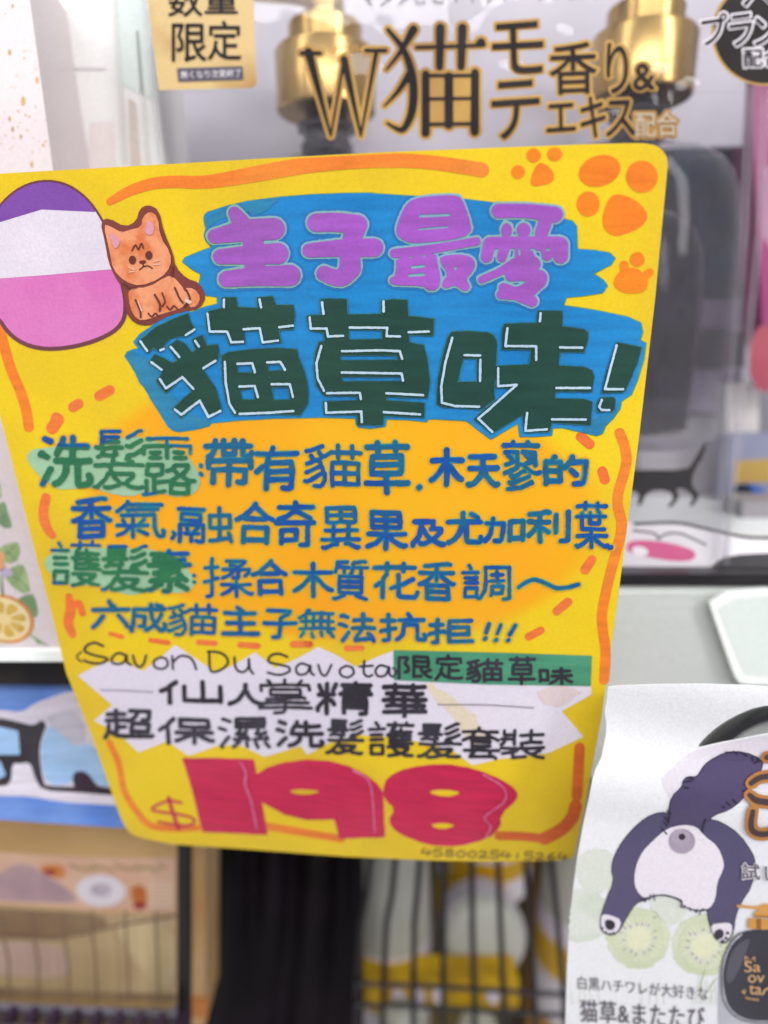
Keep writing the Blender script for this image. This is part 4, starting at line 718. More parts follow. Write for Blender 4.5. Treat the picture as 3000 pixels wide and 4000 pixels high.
# yellow and white tubs behind a black wire basket
def tub(cx, py_top, py_bot, half, Y, label, lean=None, first=None):
    k = px(Y, py_top); c = at(cx, py_bot, Y); h = zz(py_top, Y) - zz(py_bot, Y); r = half * k
    t = thing('lotion_tub', label, 'tub', tuple(c), 'yellow and white tubs behind the black wires')
    ax = lean
    lathe('tub_body', c, [(0, r * .94), (0.002, r), (h * 0.22, r)], mat('tub_white', 'd8d4d8', rough=0.35), t, axis=ax)
    lathe('label_band', c, [(h * 0.22, r * 1.005), (h * 0.38, r * 1.005)], mat('tub_yellow', 'd3aa12', 'c79d10', 50, rough=0.4), t, axis=ax)
    lathe('lid_skirt', c, [(h * 0.38, r * 1.0), (h * 0.48, r * 1.0)], mat('tub_lilac', 'd8d0dc', rough=0.35), t, axis=ax)
    lathe('lid', c, [(h * 0.48, r * 0.99), (h * 0.56, r * 0.97), (h * 0.80, r * .90), (h * 0.97, r * 0.62), (h, r * 0.2), (h * 1.001, 0.0005)], mat('tub_lid', 'adaea4', 'b8b9b0', 14, rough=0.4), t, axis=ax)
    mk = [c + np.array([0, 0, h * 0.41])]
    return t
tub(1520, 3170, 3985, 172, 0.385, 'white tub with yellow band and grey domed lid beside the dark folds')
tub(1890, 2960, 3420, 185, 0.455, 'upper tub with yellow label just under the sign corner, behind the round lid', )
tub(2240, 3050, 3900, 170, 0.47, 'yellow tub in the shade at the right end of the wire basket')
def facing_tub(cx, cy, half, Y, label):
    k = px(Y, cy); r = half * k; ax = Vector((0.02, -0.93, 0.36)).normalized(); c = at(cx, cy, Y)
    t = thing('lotion_tub', label, 'tub', tuple(c), 'yellow and white tubs behind the black wires')
    lathe('tub_body', c, [(-0.075, r * .95), (-0.03, r)], mat('tub_yellow', 'd3aa12'), t, axis=ax)
    lathe('lid_skirt', c, [(-0.03, r * 1.01), (-0.006, r * 1.02), (-0.003, r * 1.0)], mat('tub_lilac', 'd8d0dc'), t, axis=ax)
    lathe('lid', c, [(-0.003, r * .99), (0.0, r * .95), (0.003, r * .8), (0.0045, r * .4), (0.005, 0.0005)], mat('tub_lid', 'b9bab6'), t, axis=ax)
facing_tub(1897, 3670, 163, 0.372, 'tub with large round pale lid in the middle of the wire basket')
yl = face_slab('yellow_carton', 1395, 3832, 2030, 3946, 0.345, 0.02, mat('carton_yellow', 'd0a70f', 'b08a10', 40, rough=0.45), None, 0.002)
tag(yl, 'low yellow carton across the basket, right behind the two cross wires', 'carton')
for x_ in (1560, 1640, 1720, 1930): art('carton_print', upright(0.3447, 0, 0, 3890), yl, mat('tub_lilac', 'd8d0dc'), [PG([(x_ - 30, 3862), (x_ + 22, 3868), (x_ + 18, 3925), (x_ - 26, 3920)], 1)], 1, st=6)
tub(1575, 3940, 4500, 120, 0.335, 'tub with cream cap peeking up at the bottom edge, nearest the dark folds')
tub(1850, 3975, 4500, 110, 0.335, 'tub with cream cap peeking up at the bottom edge, nearer the leaflet')
M_sh = mat('amber_box', '7a5a1e', '8f6d22', 12, rough=0.5)
ab = slab('amber_carton', [at(2060, 3200, 0.50), at(2700, 3200, 0.50), at(2700, 4300, 0.50), at(2060, 4300, 0.50)], 0.03, M_sh)
tag(ab, 'dim amber carton at the back right of the wire basket', 'carton')
yb = slab('olive_carton', [at(1380, 3000, 0.52), at(2050, 3000, 0.52), at(2050, 4300, 0.52), at(1380, 4300, 0.52)], 0.03, mat('olive_box', '3a3420', '5b4f1c', 14, rough=0.5))
tag(yb, 'dark olive carton behind the yellow and white tubs', 'carton')
bk = thing('wire_basket', 'black wire basket front before the yellow and white tubs', 'basket', tuple(at(1800, 4200, 0.315)))
M_bw = mat('wire_black', '141316', rough=0.35, coat=0.2)
for xs in ([(625, 150), (600, 400), (568, 560), (545, 900), (535, 1300)], [(760, 150), (735, 400), (705, 560), (690, 900), (680, 1300)], [(890, 150), (872, 400), (855, 560), (850, 900), (850, 1300)], [(1020, 150), (1012, 560), (1010, 1300)], [(1165, 150), (1168, 560), (1178, 900), (1185, 1300)], [(1305, 150), (1320, 560), (1335, 900), (1345, 1300)], [(1450, 150), (1480, 560), (1500, 900), (1515, 1300)], [(1590, 150), (1630, 560), (1660, 900), (1680, 1300)]):
    tube('upright_wire', [at(*q, 0.315) for q in K_(xs)], 0.0017, M_bw, bk, 8)
for y in (888, 1000):
    tube('cross_wire', [at(*q, 0.312) for q in K_([(535, y), (850, y + 8), (1180, y + 30), (1700, y + 62)])], 0.0014, M_bw, bk, 8)

# ------------------------------------------------------------------ right edge: pink and blue packets, dark bowl
pk = thing('pink_pouch', 'deep pink pouch standing behind the clear pack at the right edge', 'pouch', tuple(at(3080, 1450, 0.335)))
qs = upright(0.335, 0.0, -0.1, 900)
card('pouch_front', chaikin([(2930, 330), (2960, 250), (3180, 240), (3180, 1500), (2990, 1480), (2960, 900)], 1), qs, 0.02, mat('pouch_pink', '94386a', 'a85684', 12, rough=0.35, coat=0.4), pk, st=20)
art('pouch_panel', qs, pk, mat('pouch_rose', 'b98ca6', 'ab7898', 20, rough=0.35, coat=0.4), [PG([(2975, 660), (3010, 640), (3180, 640), (3180, 1000), (2980, 1010)], 1)], 2, st=8)
art('pouch_panel', qs, pk, mat('pouch_red', '9c4052', 'b05a68', 20, rough=0.4), [EL(2985, 1400, 60, 130)], 2, st=8)
vb = face_slab('mauve_reflection', 2560, 1440, 2900, 1610, 0.345, 0.03, mat('mauve_reflection', '9a90a6', '847a90', 10, rough=0.4, coat=0.3))  # mauve slab added where the clear film shows a reflection
tag(vb, 'added mauve block standing in for a reflection on the film, below the charcoal one', 'box')
cb = face_slab('charcoal_reflection', 2540, 1290, 2910, 1436, 0.343, 0.03, mat('charcoal_reflection', '3d3a42', '4a4650', 10, rough=0.4)); tag(cb, 'added charcoal block standing in for a dark film reflection, between two mauve blocks', 'box')  # dark slab added as the dark band of that reflection
vc = face_slab('mauve_reflection', 2580, 1170, 2930, 1286, 0.346, 0.03, mat('mauve_reflection', '9a90a6', '847a90')); tag(vc, 'added upper mauve block standing in for a reflection on the film', 'box')  # upper band of the same reflection, also an added slab
gb = face_slab('grey_reflection', 2500, 1620, 2830, 1960, 0.35, 0.03, mat('ash_reflection', 'b5b1b6', 'a39fa6', 10, rough=0.4)); tag(gb, 'added pale grey block standing in for a film reflection behind the printed walking cat', 'box')  # pale slab added for the grey reflection low on the film
db = face_slab('added_slate_block', 2330, 575, 2950, 1166, 0.352, 0.03, mat('added_slate_block', '45434c', '345878', 16, rough=0.4, ramp=(0.5, 0.66))); tag(db, 'added slate block with a blue patch, darkening the view through the right pump bottle', 'box')  # added slab, darkens the bottle seen through its clear shell
wp = face_slab('white_packet', 2840, 1500, 2965, 1900, 0.338, 0.02, mat('packet_white', 'cfcac8', rough=0.4))
tag(wp, 'small white packet standing beside the pink pouch', 'packet')
bp = thing('blue_packet', 'small blue and yellow packet at the foot of the pink pouch', 'packet', tuple(at(2950, 2050, 0.335)))
bq = upright(0.33, 0, 0, 1900)
card('packet_front', [(2850, 1700), (3060, 1690), (3060, 2055), (2830, 2050)], bq, 0.012, mat('packet_slate', '7c7f98', '8f92a8', 14, rough=0.4), bp, st=20)
art('packet_print', bq, bp, mat('packet_gold', 'b0914a', rough=0.4), [PG([(2870, 1800), (3060, 1790), (3060, 1880), (2865, 1890)])], 1, st=8)
art('packet_print', bq, bp, mat('packet_blue', '2f62b0', '3f74c0', 40, rough=0.4), [PG(J([(1060, 1560), (1150, 1560), (1250, 1600), (1300, 1760), (1010, 1765), (1040, 1680)]), 1)], 1, st=8)
art('packet_print', bq, bp, mat('packet_navy', '1f2638', rough=0.4), [EL(*J([(1105, 1615)])[0], 42, 32)], 2, st=8)
fl = face_slab('shelf_divider', 2900, 1960, 3200, 2140, 0.30, 0.02, mat('divider_grey', '8f8b90', rough=0.4)); tag(fl, 'pale grey low divider on the shelf below the blue packet', 'divider')
bowl = thing('dark_bowl', 'dark round dish with a grey inner wall, rim showing above the leaflet at right', 'dish', tuple(at(3085, 3520, 0.2)))
ax_ = Vector((0, -0.99, 0.10)).normalized(); bc = at(3085, 3140, 0.196); kk = px(0.196, 3140)
lathe('rim', bc, [(-0.006, 384 * kk), (0.0, 402 * kk), (0.0012, 398 * kk), (0.0012, 362 * kk), (0.0, 352 * kk), (-0.006, 348 * kk)], mat('bowl_black', '17161a', rough=0.25, coat=0.4), bowl, axis=ax_, seg=96, cap=False)
lathe('inner_wall', bc, [(-0.0002, 353 * kk), (-0.014, 312 * kk), (-0.02, 250 * kk)], mat('bowl_grey', '857c77', '6f6762', 10, rough=0.35, coat=0.3), bowl, axis=ax_, seg=96, cap=False)
lathe('well', bc, [(-0.0202, 252 * kk), (-0.03, 10 * kk)], mat('bowl_well', '121114', rough=0.4), bowl, axis=ax_, seg=64, cap=False)
# =================================================================== THE PRICE SIGN (a laminated sheet, bottom curling away)
u_ = camdir((7.32, -0.185, 1.0)); v_ = camdir((-0.0155, 2.52, 1.0))
o_ = camdir((-0.0369 * 0.15, 0.1844 * 0.15, -0.15))
def sbend(a, b):
    d = np.maximum(0.0, -0.012 - b); e_ = np.maximum(0, b - 0.03)
    return -0.45 * d * d + 0.0016 * np.sin(a * 38 + 0.6) - 0.25 * e_ * e_
sg = Surf(o_, u_, v_, sbend)
sign = thing('price_sign', 'hand-lettered yellow price sign with a blue title splash and a large red 198', 'price sign', tuple(sg.hit(np.array([[1400, 3340]]))[0]))
A_ = T(750, 700, 1.8433); B_ = T(1450, 700, 1.659); C_ = T(450, 1100, 2.0738); D_ = T(1150, 1130, 2.0738); E_ = T(1700, 1180, 1.9518)
T1 = T(0, 500, 1.106); T2 = T(1400, 500, 1.106)
# paper: yellow with an airbrushed orange oval behind the text
def paper():
    m = ink('paper_yellow', 'efce18', 'dcb826', 26, grain=0.03, ramp=(0.42, 0.75)); n = m.node_tree; L = n.links
    p = n.nodes['Principled BSDF']; src = p.inputs['Base Color'].links[0].from_socket
    q = sg.hit(np.array([[1300, 1985], [2330, 1985], [1300, 1465], [1300, 2480]])); a, b = sg.uv(q); a *= 10; b *= 10
    uvn = n.nodes.new('ShaderNodeUVMap'); uvn.uv_map = 'sheet'
    mp = n.nodes.new('ShaderNodeVectorMath'); mp.operation = 'SUBTRACT'; cy = (b[2] + b[3]) / 2; mp.inputs[1].default_value = (a[0] - 0.01, cy, 0)
    sc = n.nodes.new('ShaderNodeVectorMath'); sc.operation = 'DIVIDE'; sc.inputs[1].default_value = (abs(a[1] - a[0]) , abs(b[2] - b[3]) / 2, 1)
    ln = n.nodes.new('ShaderNodeVectorMath'); ln.operation = 'LENGTH'
    nz = n.nodes.new('ShaderNodeTexNoise'); nz.inputs['Scale'].default_value = 3.2; nz.inputs['Detail'].default_value = 2
    ad = n.nodes.new('ShaderNodeMath'); ad.operation = 'MULTIPLY_ADD'; ad.inputs[1].default_value = 0.16
    rm = n.nodes.new('ShaderNodeMapRange'); rm.inputs[1].default_value = 1.05; rm.inputs[2].default_value = 1.18; rm.inputs[3].default_value = 1; rm.inputs[4].default_value = 0
    rm.interpolation_type = 'SMOOTHSTEP'
    nz2 = n.nodes.new('ShaderNodeTexNoise'); nz2.inputs['Scale'].default_value = 2.2; r2 = n.nodes.new('ShaderNodeMapRange'); r2.inputs[1].default_value = .35; r2.inputs[2].default_value = .62
    og = n.nodes.new('ShaderNodeMix'); og.data_type = 'RGBA'; og.inputs[6].default_value = srgb('f7a512'); og.inputs[7].default_value = srgb('f3b412')
    mx = n.nodes.new('ShaderNodeMix'); mx.data_type = 'RGBA'
    L.new(uvn.outputs[0], mp.inputs[0]); L.new(mp.outputs[0], sc.inputs[0]); L.new(sc.outputs[0], ln.inputs[0])
    L.new(uvn.outputs[0], nz.inputs[0]); L.new(nz.outputs[0], ad.inputs[0]); L.new(ln.outputs['Value'], ad.inputs[2]); L.new(ad.outputs[0], rm.inputs[0])
    L.new(uvn.outputs[0], nz2.inputs[0]); L.new(nz2.outputs[0], r2.inputs[0]); L.new(r2.outputs[0], og.inputs[0])
    L.new(rm.outputs[0], mx.inputs[0]); L.new(src, mx.inputs[6]); L.new(og.outputs[2], mx.inputs[7]); L.new(mx.outputs[2], p.inputs['Base Color'])
    return m
outline = [(-200, 692), (0, 678), (482, 651), (1000, 621), (1500, 594), (2000, 574), (2300, 563), (2467, 559), (2520, 560), (2562, 568), (2590, 588), (2605, 615), (2609, 645),
           (2590, 840), (2560, 1160), (2498, 1693), (2440, 2140), (2375, 2619), (2350, 2800), (2290, 3120), (2240, 3350), (2180, 3362), (1900, 3366), (1651, 3360), (1347, 3346), (1000, 3320), (666, 3297), (560, 3275), (520, 3262), (492, 3238), (470, 3191),
           (360, 2880), (258, 2627), (208, 2420), (120, 2090), (0, 1623), (-110, 1180), (-215, 760)]
card('sheet', outline, sg, 0.0007, paper(), sign, st=14)
M_or = ink('marker_orange', 'f3822a', 'f08e34', 45); M_or2 = ink('marker_coral', 'ef8040', 'ee7434', 60)
art('border_stroke', sg, sign, M_or, [ST([(430, 787, 15), (506, 746, 20), (597, 717, 23), (687, 710, 24), (769, 712, 25), (850, 705, 27), (995, 680, 31), (1175, 648, 32), (1300, 634, 32), (1420, 626, 31), (1542, 626, 28), (1660, 632, 27), (1760, 644, 28), (1882, 663, 29)])], 1, clip=[PG([(-300, 500), (0, 684), (482, 657), (1000, 627), (1500, 601), (2000, 581), (2700, 560), (2700, 1500), (-300, 1500)])])
art('border_stroke', sg, sign, M_or, [ST([(-20, 1180), (0, 1290), (10, 1330), (42, 1440), (80, 1530), (104, 1610), (112, 1668)], 20)], 1)
art('border_stroke', sg, sign, M_or, [ST([(2421, 1691), (2440, 1742), (2448, 1799), (2434, 1862), (2416, 1925), (2414, 1976), (2428, 2039), (2424, 2090), (2406, 2160), (2384, 2242), (2366, 2320), (2352, 2400), (2356, 2470), (2366, 2540), (2364, 2600), (2360, 2655)], 20)], 1)
art('border_stroke', sg, sign, M_or, [ST(R5([(545, 640), (590, 740), (620, 880), (680, 980), (745, 1048), (850, 1068), (985, 1064)]), 12), ], 1)
art('border_stroke', sg, sign, M_or, [ST(R5([(1330, 1056), (1500, 1085), (1660, 1112), (1701, 1120)]), 15)], 1)
art('border_stroke', sg, sign, ink('marker_red_orange', 'e5702a', 'd9642c', 50), [ST(R6([(1358, 665), (1352, 780), (1345, 905)]), 21), ST(R6([(1338, 955), (1322, 1010), (1270, 1070), (1185, 1118)]), 25), ST(R6([(955, 1104), (1060, 1106), (1185, 1118)]), 17)], 1)
dash = [R3([(280, 40, 27), (268, 88, 26)]), [(388, 1546, 20), (428, 1524, 20)], [(286, 1590, 20), (306, 1577, 20)], [(204, 1672, 24), (226, 1640, 24)], R4([(1365, 135, 25), (1408, 172, 25)]), R4([(1472, 308, 25), (1484, 348, 25)]), R4([(1420, 748, 22), (1386, 798, 24)]), R4([(1300, 958, 22), (1245, 1005, 22)]), R4([(1165, 1100, 19), (1105, 1132, 20)]),
        R3([(548, 1117, 10), (608, 1133, 12)]), R3([(750, 1150, 12), (838, 1162, 13)]), R3([(990, 1160, 14), (1072, 1165, 14)]), R3([(1197, 1172, 15), (1284, 1178, 16)]), R3([(1460, 1170, 17), (1546, 1170, 17)]), R4([(-8, 1168, 16), (15, 1170, 14)]), R4([(197, 1190, 15), (272, 1190, 14)]),
        R3([(228, 440, 24), (216, 520, 25), (234, 590, 23), (262, 628, 18)])]
for d in dash: art('dash_mark', sg, sign, M_or2, [ST(d)], 1, st=3.5)
art('dash_mark', sg, sign, M_or2, [ST(R3([(343, 932, 17), (352, 1000, 25), (340, 1060, 25), (362, 1122, 18)])), ST(R3([(356, 985, 16), (392, 965, 17), (412, 1015, 17)]))], 1, st=3.5)
M_paw = ink('paw_orange', 'f58a1c', 'f4811f', 60)
for P in ([EL(*T2([(757, 118)])[0], 28, 28), EL(*T2([(848, 113)])[0], 30, 27), EL(*T2([(690, 190)])[0], 27, 27), PG(T2([(790, 148), (822, 165), (848, 200), (842, 232), (800, 247), (755, 252), (741, 235), (753, 190), (772, 156)]), 2)],
          [EL(*T2([(1042, 185)])[0], 83, 60, -18), EL(*T2([(1225, 210)])[0], 62, 63, -30), EL(*T2([(993, 328)])[0], 45, 49), PG(T2([(1118, 282), (1185, 303), (1235, 342), (1254, 385), (1224, 428), (1160, 456), (1105, 470), (1064, 442), (1052, 400), (1064, 342), (1086, 298)]), 2)],
          [EL(*T2([(1205, 568)])[0], 29, 29), ST(T2([(1148, 592), (1152, 625)]), 18), ST(T2([(1258, 624), (1225, 650)]), 17), PG(T2([(1108, 640), (1148, 606), (1205, 602), (1240, 640), (1254, 670), (1238, 708), (1190, 716), (1140, 712), (1100, 682)]), 1)]):
    art('paw_print', sg, sign, M_paw, P, 1, st=3.5)

# blue splash behind the title
spl = A_([(0, 545), (60, 520), (145, 490), (100, 440), (90, 400), (102, 355), (88, 290), (90, 262), (110, 240), (250, 195), (400, 160), (650, 128), (860, 112), (1100, 102), (1300, 100)]) + B_([(0, 92), (150, 103), (300, 112), (620, 132), (780, 152), (1000, 190), (1250, 258), (1305, 272), (1330, 305), (1334, 380), (1335, 455), (1450, 462), (1545, 478), (1580, 512), (1555, 552), (1440, 612), (1505, 655), (1530, 690), (1500, 735), (1400, 752), (1265, 766), (1245, 820), (1330, 830), (1480, 855), (1659, 893)]) + \
    E_([(1480, 120), (1568, 160), (1582, 230), (1562, 290), (1606, 315), (1590, 440), (1540, 600), (1495, 705), (1420, 755), (1408, 815), (1350, 895), (1300, 940), (1275, 1000), (1232, 1018), (1090, 985), (970, 957), (895, 960), (887, 1015), (750, 1025), (648, 1025), (632, 925), (560, 965), (425, 1045), (330, 975), (240, 905), (0, 890)]) + \
    D_([(1085, 1050), (1072, 1072), (900, 1055), (746, 1052), (735, 1110), (620, 1127), (520, 1117), (503, 1092), (495, 1045), (200, 1036), (0, 1042)]) + C_([(1300, 1106), (1000, 1122), (772, 1145), (762, 1168), (650, 1196), (520, 1216), (470, 1206), (430, 1172), (330, 1012), (200, 792), (120, 662), (80, 602), (98, 572), (150, 550), (198, 548), (152, 490), (200, 428), (290, 368), (400, 290), (590, 235), (612, 252), (700, 215), (830, 182), (828, 122), (735, 108)]) + T1([(895, 725), (855, 690), (865, 655), (868, 630), (830, 610), (790, 578), (798, 562)])
M_spl = ink('splash_blue', '0a7cc2', '2490d0', 22, ramp=(0.35, 0.65))
ttl = art('title_splash', sg, sign, M_spl, [PG(spl)], 2, st=4.0, noise=(1.5, 20))
art('splash_edge', sg, sign, ink('splash_soft', '6fa04e', '5f9a78', 40), [PG(spl)], 1, grow=3.5, st=4.0)
for P in (PG(C_([(80, 602), (160, 570), (300, 640), (380, 800), (520, 1000), (760, 1130), (762, 1168), (520, 1214), (430, 1172), (200, 792)]), 1), PG(A_([(92, 270), (250, 205), (420, 165), (640, 140), (560, 190), (480, 250), (300, 260), (150, 320), (110, 350)]), 1), PG(E_([(1300, 850), (1400, 800), (1340, 895), (1275, 995), (1232, 1012), (1100, 980)]), 1)):
    art('wash_patch', sg, ttl, ink('splash_teal', '2f86ac', '2380b0', 30), [P], 3, st=4.5, noise=(10, 30), clip=[PG(spl)])
# purple title characters
S_ = lambda f, L: ST(f(L))
pur = [S_(A_, [(305, 240, 44), (345, 300, 60), (385, 360, 70)]), S_(A_, [(165, 410, 52), (380, 370, 76), (590, 357, 78)]), S_(A_, [(205, 557, 54), (400, 545, 66), (618, 535, 76)]), S_(A_, [(250, 718, 58), (450, 700, 68), (705, 692, 76)]), ST(A_([(435, 380), (455, 660)]), 40),
       S_(A_, [(895, 312, 66), (1040, 310, 68), (1190, 328, 72)]), ST(A_([(1185, 335, 74), (1150, 430, 66)])), S_(A_, [(845, 512, 50), (1080, 495, 62), (1310, 492, 66)]), ST(A_([(1140, 500, 70), (1138, 640, 76)])), S_(A_, [(1138, 640, 76), (1085, 705, 62), (1020, 705, 58), (950, 678, 54)]),
       PG(B_([(158, 352), (175, 270), (220, 170), (262, 132), (330, 115), (480, 103), (560, 105), (590, 130), (615, 190), (650, 300), (645, 348), (570, 385), (380, 407), (260, 415), (200, 392)]), 2), S_(B_, [(150, 480, 29), (400, 450, 28), (682, 402, 27)]),
       PG(B_([(163, 490), (420, 468), (432, 560), (450, 630), (442, 700), (410, 722), (362, 718), (340, 690), (150, 686), (118, 668), (124, 635), (160, 628)]), 1), PG(B_([(445, 500), (560, 484), (650, 500), (677, 545), (660, 600), (612, 645), (642, 690), (630, 720), (595, 724), (545, 682), (490, 708), (458, 697), (468, 650), (500, 622), (450, 540)]), 1),
       S_(B_, [(825, 205, 46), (1000, 205, 46), (1190, 228, 52)]), S_(B_, [(1135, 260, 44), (1105, 345, 42)]), EL(*B_([(878, 332)])[0], 21, 29), EL(*B_([(988, 328)])[0], 27, 28), S_(B_, [(770, 412, 38), (980, 410, 40), (1215, 425, 54)]), S_(B_, [(768, 415, 40), (748, 502, 38)]), S_(B_, [(870, 420, 36), (848, 505, 32)]),
       S_(B_, [(1225, 425, 52), (1228, 498, 48)]), S_(B_, [(1140, 430, 40), (1140, 492, 36)]), S_(B_, [(985, 420, 50), (1000, 520, 64), (1055, 550, 44)]), S_(B_, [(716, 650, 24), (830, 600, 25), (930, 545, 34)]), S_(B_, [(905, 625, 36), (1000, 615, 44), (1088, 640, 54)]), S_(B_, [(1085, 660, 50), (990, 730, 48), (840, 748, 28)]), S_(B_, [(855, 700, 28), (960, 750, 40), (1042, 790, 36)])]
ph = [PG(B_([(310, 228), (512, 221), (512, 239), (310, 249)])), PG(B_([(300, 318), (500, 301), (508, 314), (302, 332)])), PG(B_([(255, 560), (350, 552), (350, 572), (258, 582)])), PG(B_([(240, 614), (350, 606), (350, 628), (242, 634)])), PG(B_([(530, 566), (562, 568), (545, 594)])),
      EL(*B_([(255, 503)])[0], 7, 4), EL(*B_([(345, 494)])[0], 8, 4), EL(*B_([(962, 470)])[0], 5, 17), EL(*B_([(1045, 455)])[0], 11, 5), EL(*B_([(1148, 455)])[0], 11, 5), PG(B_([(790, 505), (806, 462), (830, 452), (822, 470), (800, 540)])), PG(B_([(874, 520), (890, 470), (884, 530)])), EL(*B_([(1078, 495)])[0], 9, 4)]
for P, c_ in ((pur[:5], 0), (pur[5:10], 0), (pur[10:14], 1), (pur[14:], 1)):
    hh = ph[:5] + ph[5:7] if P is not pur[14:] and c_ else ()
    if P == pur[14:]: hh = ph[7:]
    elif c_: hh = ph[:7]
    g = art('title_character', sg, ttl, ink('marker_purple', 'a558c4', '9c5ab4', 26), P, 6, holes=hh, st=3.0)
    art('character_outline', sg, ttl, ink('outline_aqua', '84b4c6', '86b2a2', 40), P, 4, grow=8, st=3.5, noise=(1.5, 12))
for P, M_, gr in ((pur, ink('outline_deep', '2272b8', '2a7cbe', 40), 17),): art('title_shade', sg, ttl, M_, P, 3, grow=gr, st=5, clip=[PG(spl)])
# dark green title characters with white pen highlights
mao = [PG(C_([(180, 492), (330, 370), (450, 310), (590, 258), (612, 330), (650, 392), (570, 445), (520, 440), (440, 462), (400, 500), (385, 555), (350, 566), (308, 530), (265, 580), (220, 535)])),
       PG(C_([(275, 655), (318, 590), (395, 620), (462, 660), (505, 640), (428, 525), (500, 470), (560, 500), (622, 575), (655, 555), (622, 470), (705, 430), (742, 520), (830, 508), (840, 570), (825, 642), (712, 715), (760, 790), (812, 860), (862, 1040), (755, 1112), (690, 968), (532, 1102), (468, 1030), (560, 940), (622, 890), (540, 782), (410, 902), (333, 800), (380, 745), (370, 722)])),
       PG(C_([(735, 262), (760, 240), (865, 215), (863, 130), (978, 125), (992, 205), (1155, 215), (1150, 128), (1272, 120), (1302, 190), (1445, 190), (1455, 270), (1442, 385), (1322, 388), (1342, 492), (1190, 502), (1168, 397), (1040, 397), (1052, 497), (928, 512), (898, 418), (760, 422), (740, 370)])),
       PG(C_([(864, 602), (920, 572), (1100, 550), (1300, 538), (1472, 550), (1482, 612), (1530, 720), (1562, 850), (1562, 980), (1500, 1082), (1300, 1072), (960, 1078), (898, 960), (874, 800)]))]
maoh = [PG(C_([(988, 672), (1108, 672), (1112, 738), (988, 738)])), PG(C_([(1235, 672), (1342, 664), (1360, 716), (1243, 727)])), PG(C_([(1008, 874), (1122, 865), (1132, 958), (1026, 958)])), PG(C_([(1265, 856), (1407, 856), (1418, 955), (1280, 960)]))]
cao = [PG(D_([(98, 218), (130, 210), (700, 200), (930, 218), (1130, 240), (1126, 375), (920, 365), (720, 330), (440, 325), (240, 350), (132, 335)])), PG(D_([(210, 85), (250, 76), (422, 78), (442, 410), (248, 425)])), PG(D_([(704, 92), (800, 82), (914, 86), (932, 440), (712, 415)])),
       PG(D_([(198, 428), (300, 412), (700, 402), (935, 432), (1045, 452), (1075, 550), (1096, 740), (1080, 882), (735, 870), (240, 862), (180, 780), (160, 640), (170, 520)])), PG(D_([(235, 912), (520, 900), (720, 898), (1055, 922), (1050, 1040), (720, 1022), (240, 1012)])), PG(D_([(512, 850), (742, 850), (714, 1100), (512, 1096)]))]
caoh = [PG(D_([(370, 535), (832, 535), (838, 572), (374, 576)])), PG(D_([(380, 708), (862, 710), (866, 745), (390, 748)])), PG(D_([(455, 338), (710, 345), (706, 400), (450, 404)]))]
wei = [PG(E_([(125, 227), (250, 220), (400, 230), (445, 252), (470, 300), (465, 450), (447, 690), (456, 740), (350, 817), (60, 800), (13, 778), (20, 600), (60, 400), (95, 270)])), PG(E_([(785, 66), (970, 68), (966, 200), (940, 480), (885, 950), (868, 987), (688, 992), (663, 850), (720, 470), (735, 360), (775, 170)])), PG(E_([(530, 165), (790, 158), (970, 185), (1130, 208), (1165, 235), (1162, 290), (1135, 382), (950, 378), (760, 362), (508, 360), (515, 200)])),
       PG(E_([(465, 487), (720, 475), (940, 485), (1130, 495), (1195, 520), (1212, 570), (1192, 682), (900, 682), (640, 665), (470, 652), (458, 560)])), PG(E_([(880, 735), (1130, 740), (1197, 762), (1182, 937), (850, 917)])), PG(E_([(620, 640), (760, 700), (665, 860), (432, 1002), (298, 892), (400, 800), (520, 720)]))]
exc = [PG(E_([(1385, 308), (1572, 345), (1542, 460), (1455, 665), (1430, 687), (1272, 692), (1300, 560)])), PG(E_([(1262, 730), (1360, 728), (1374, 745), (1366, 815), (1350, 830), (1242, 837), (1238, 770)]))]
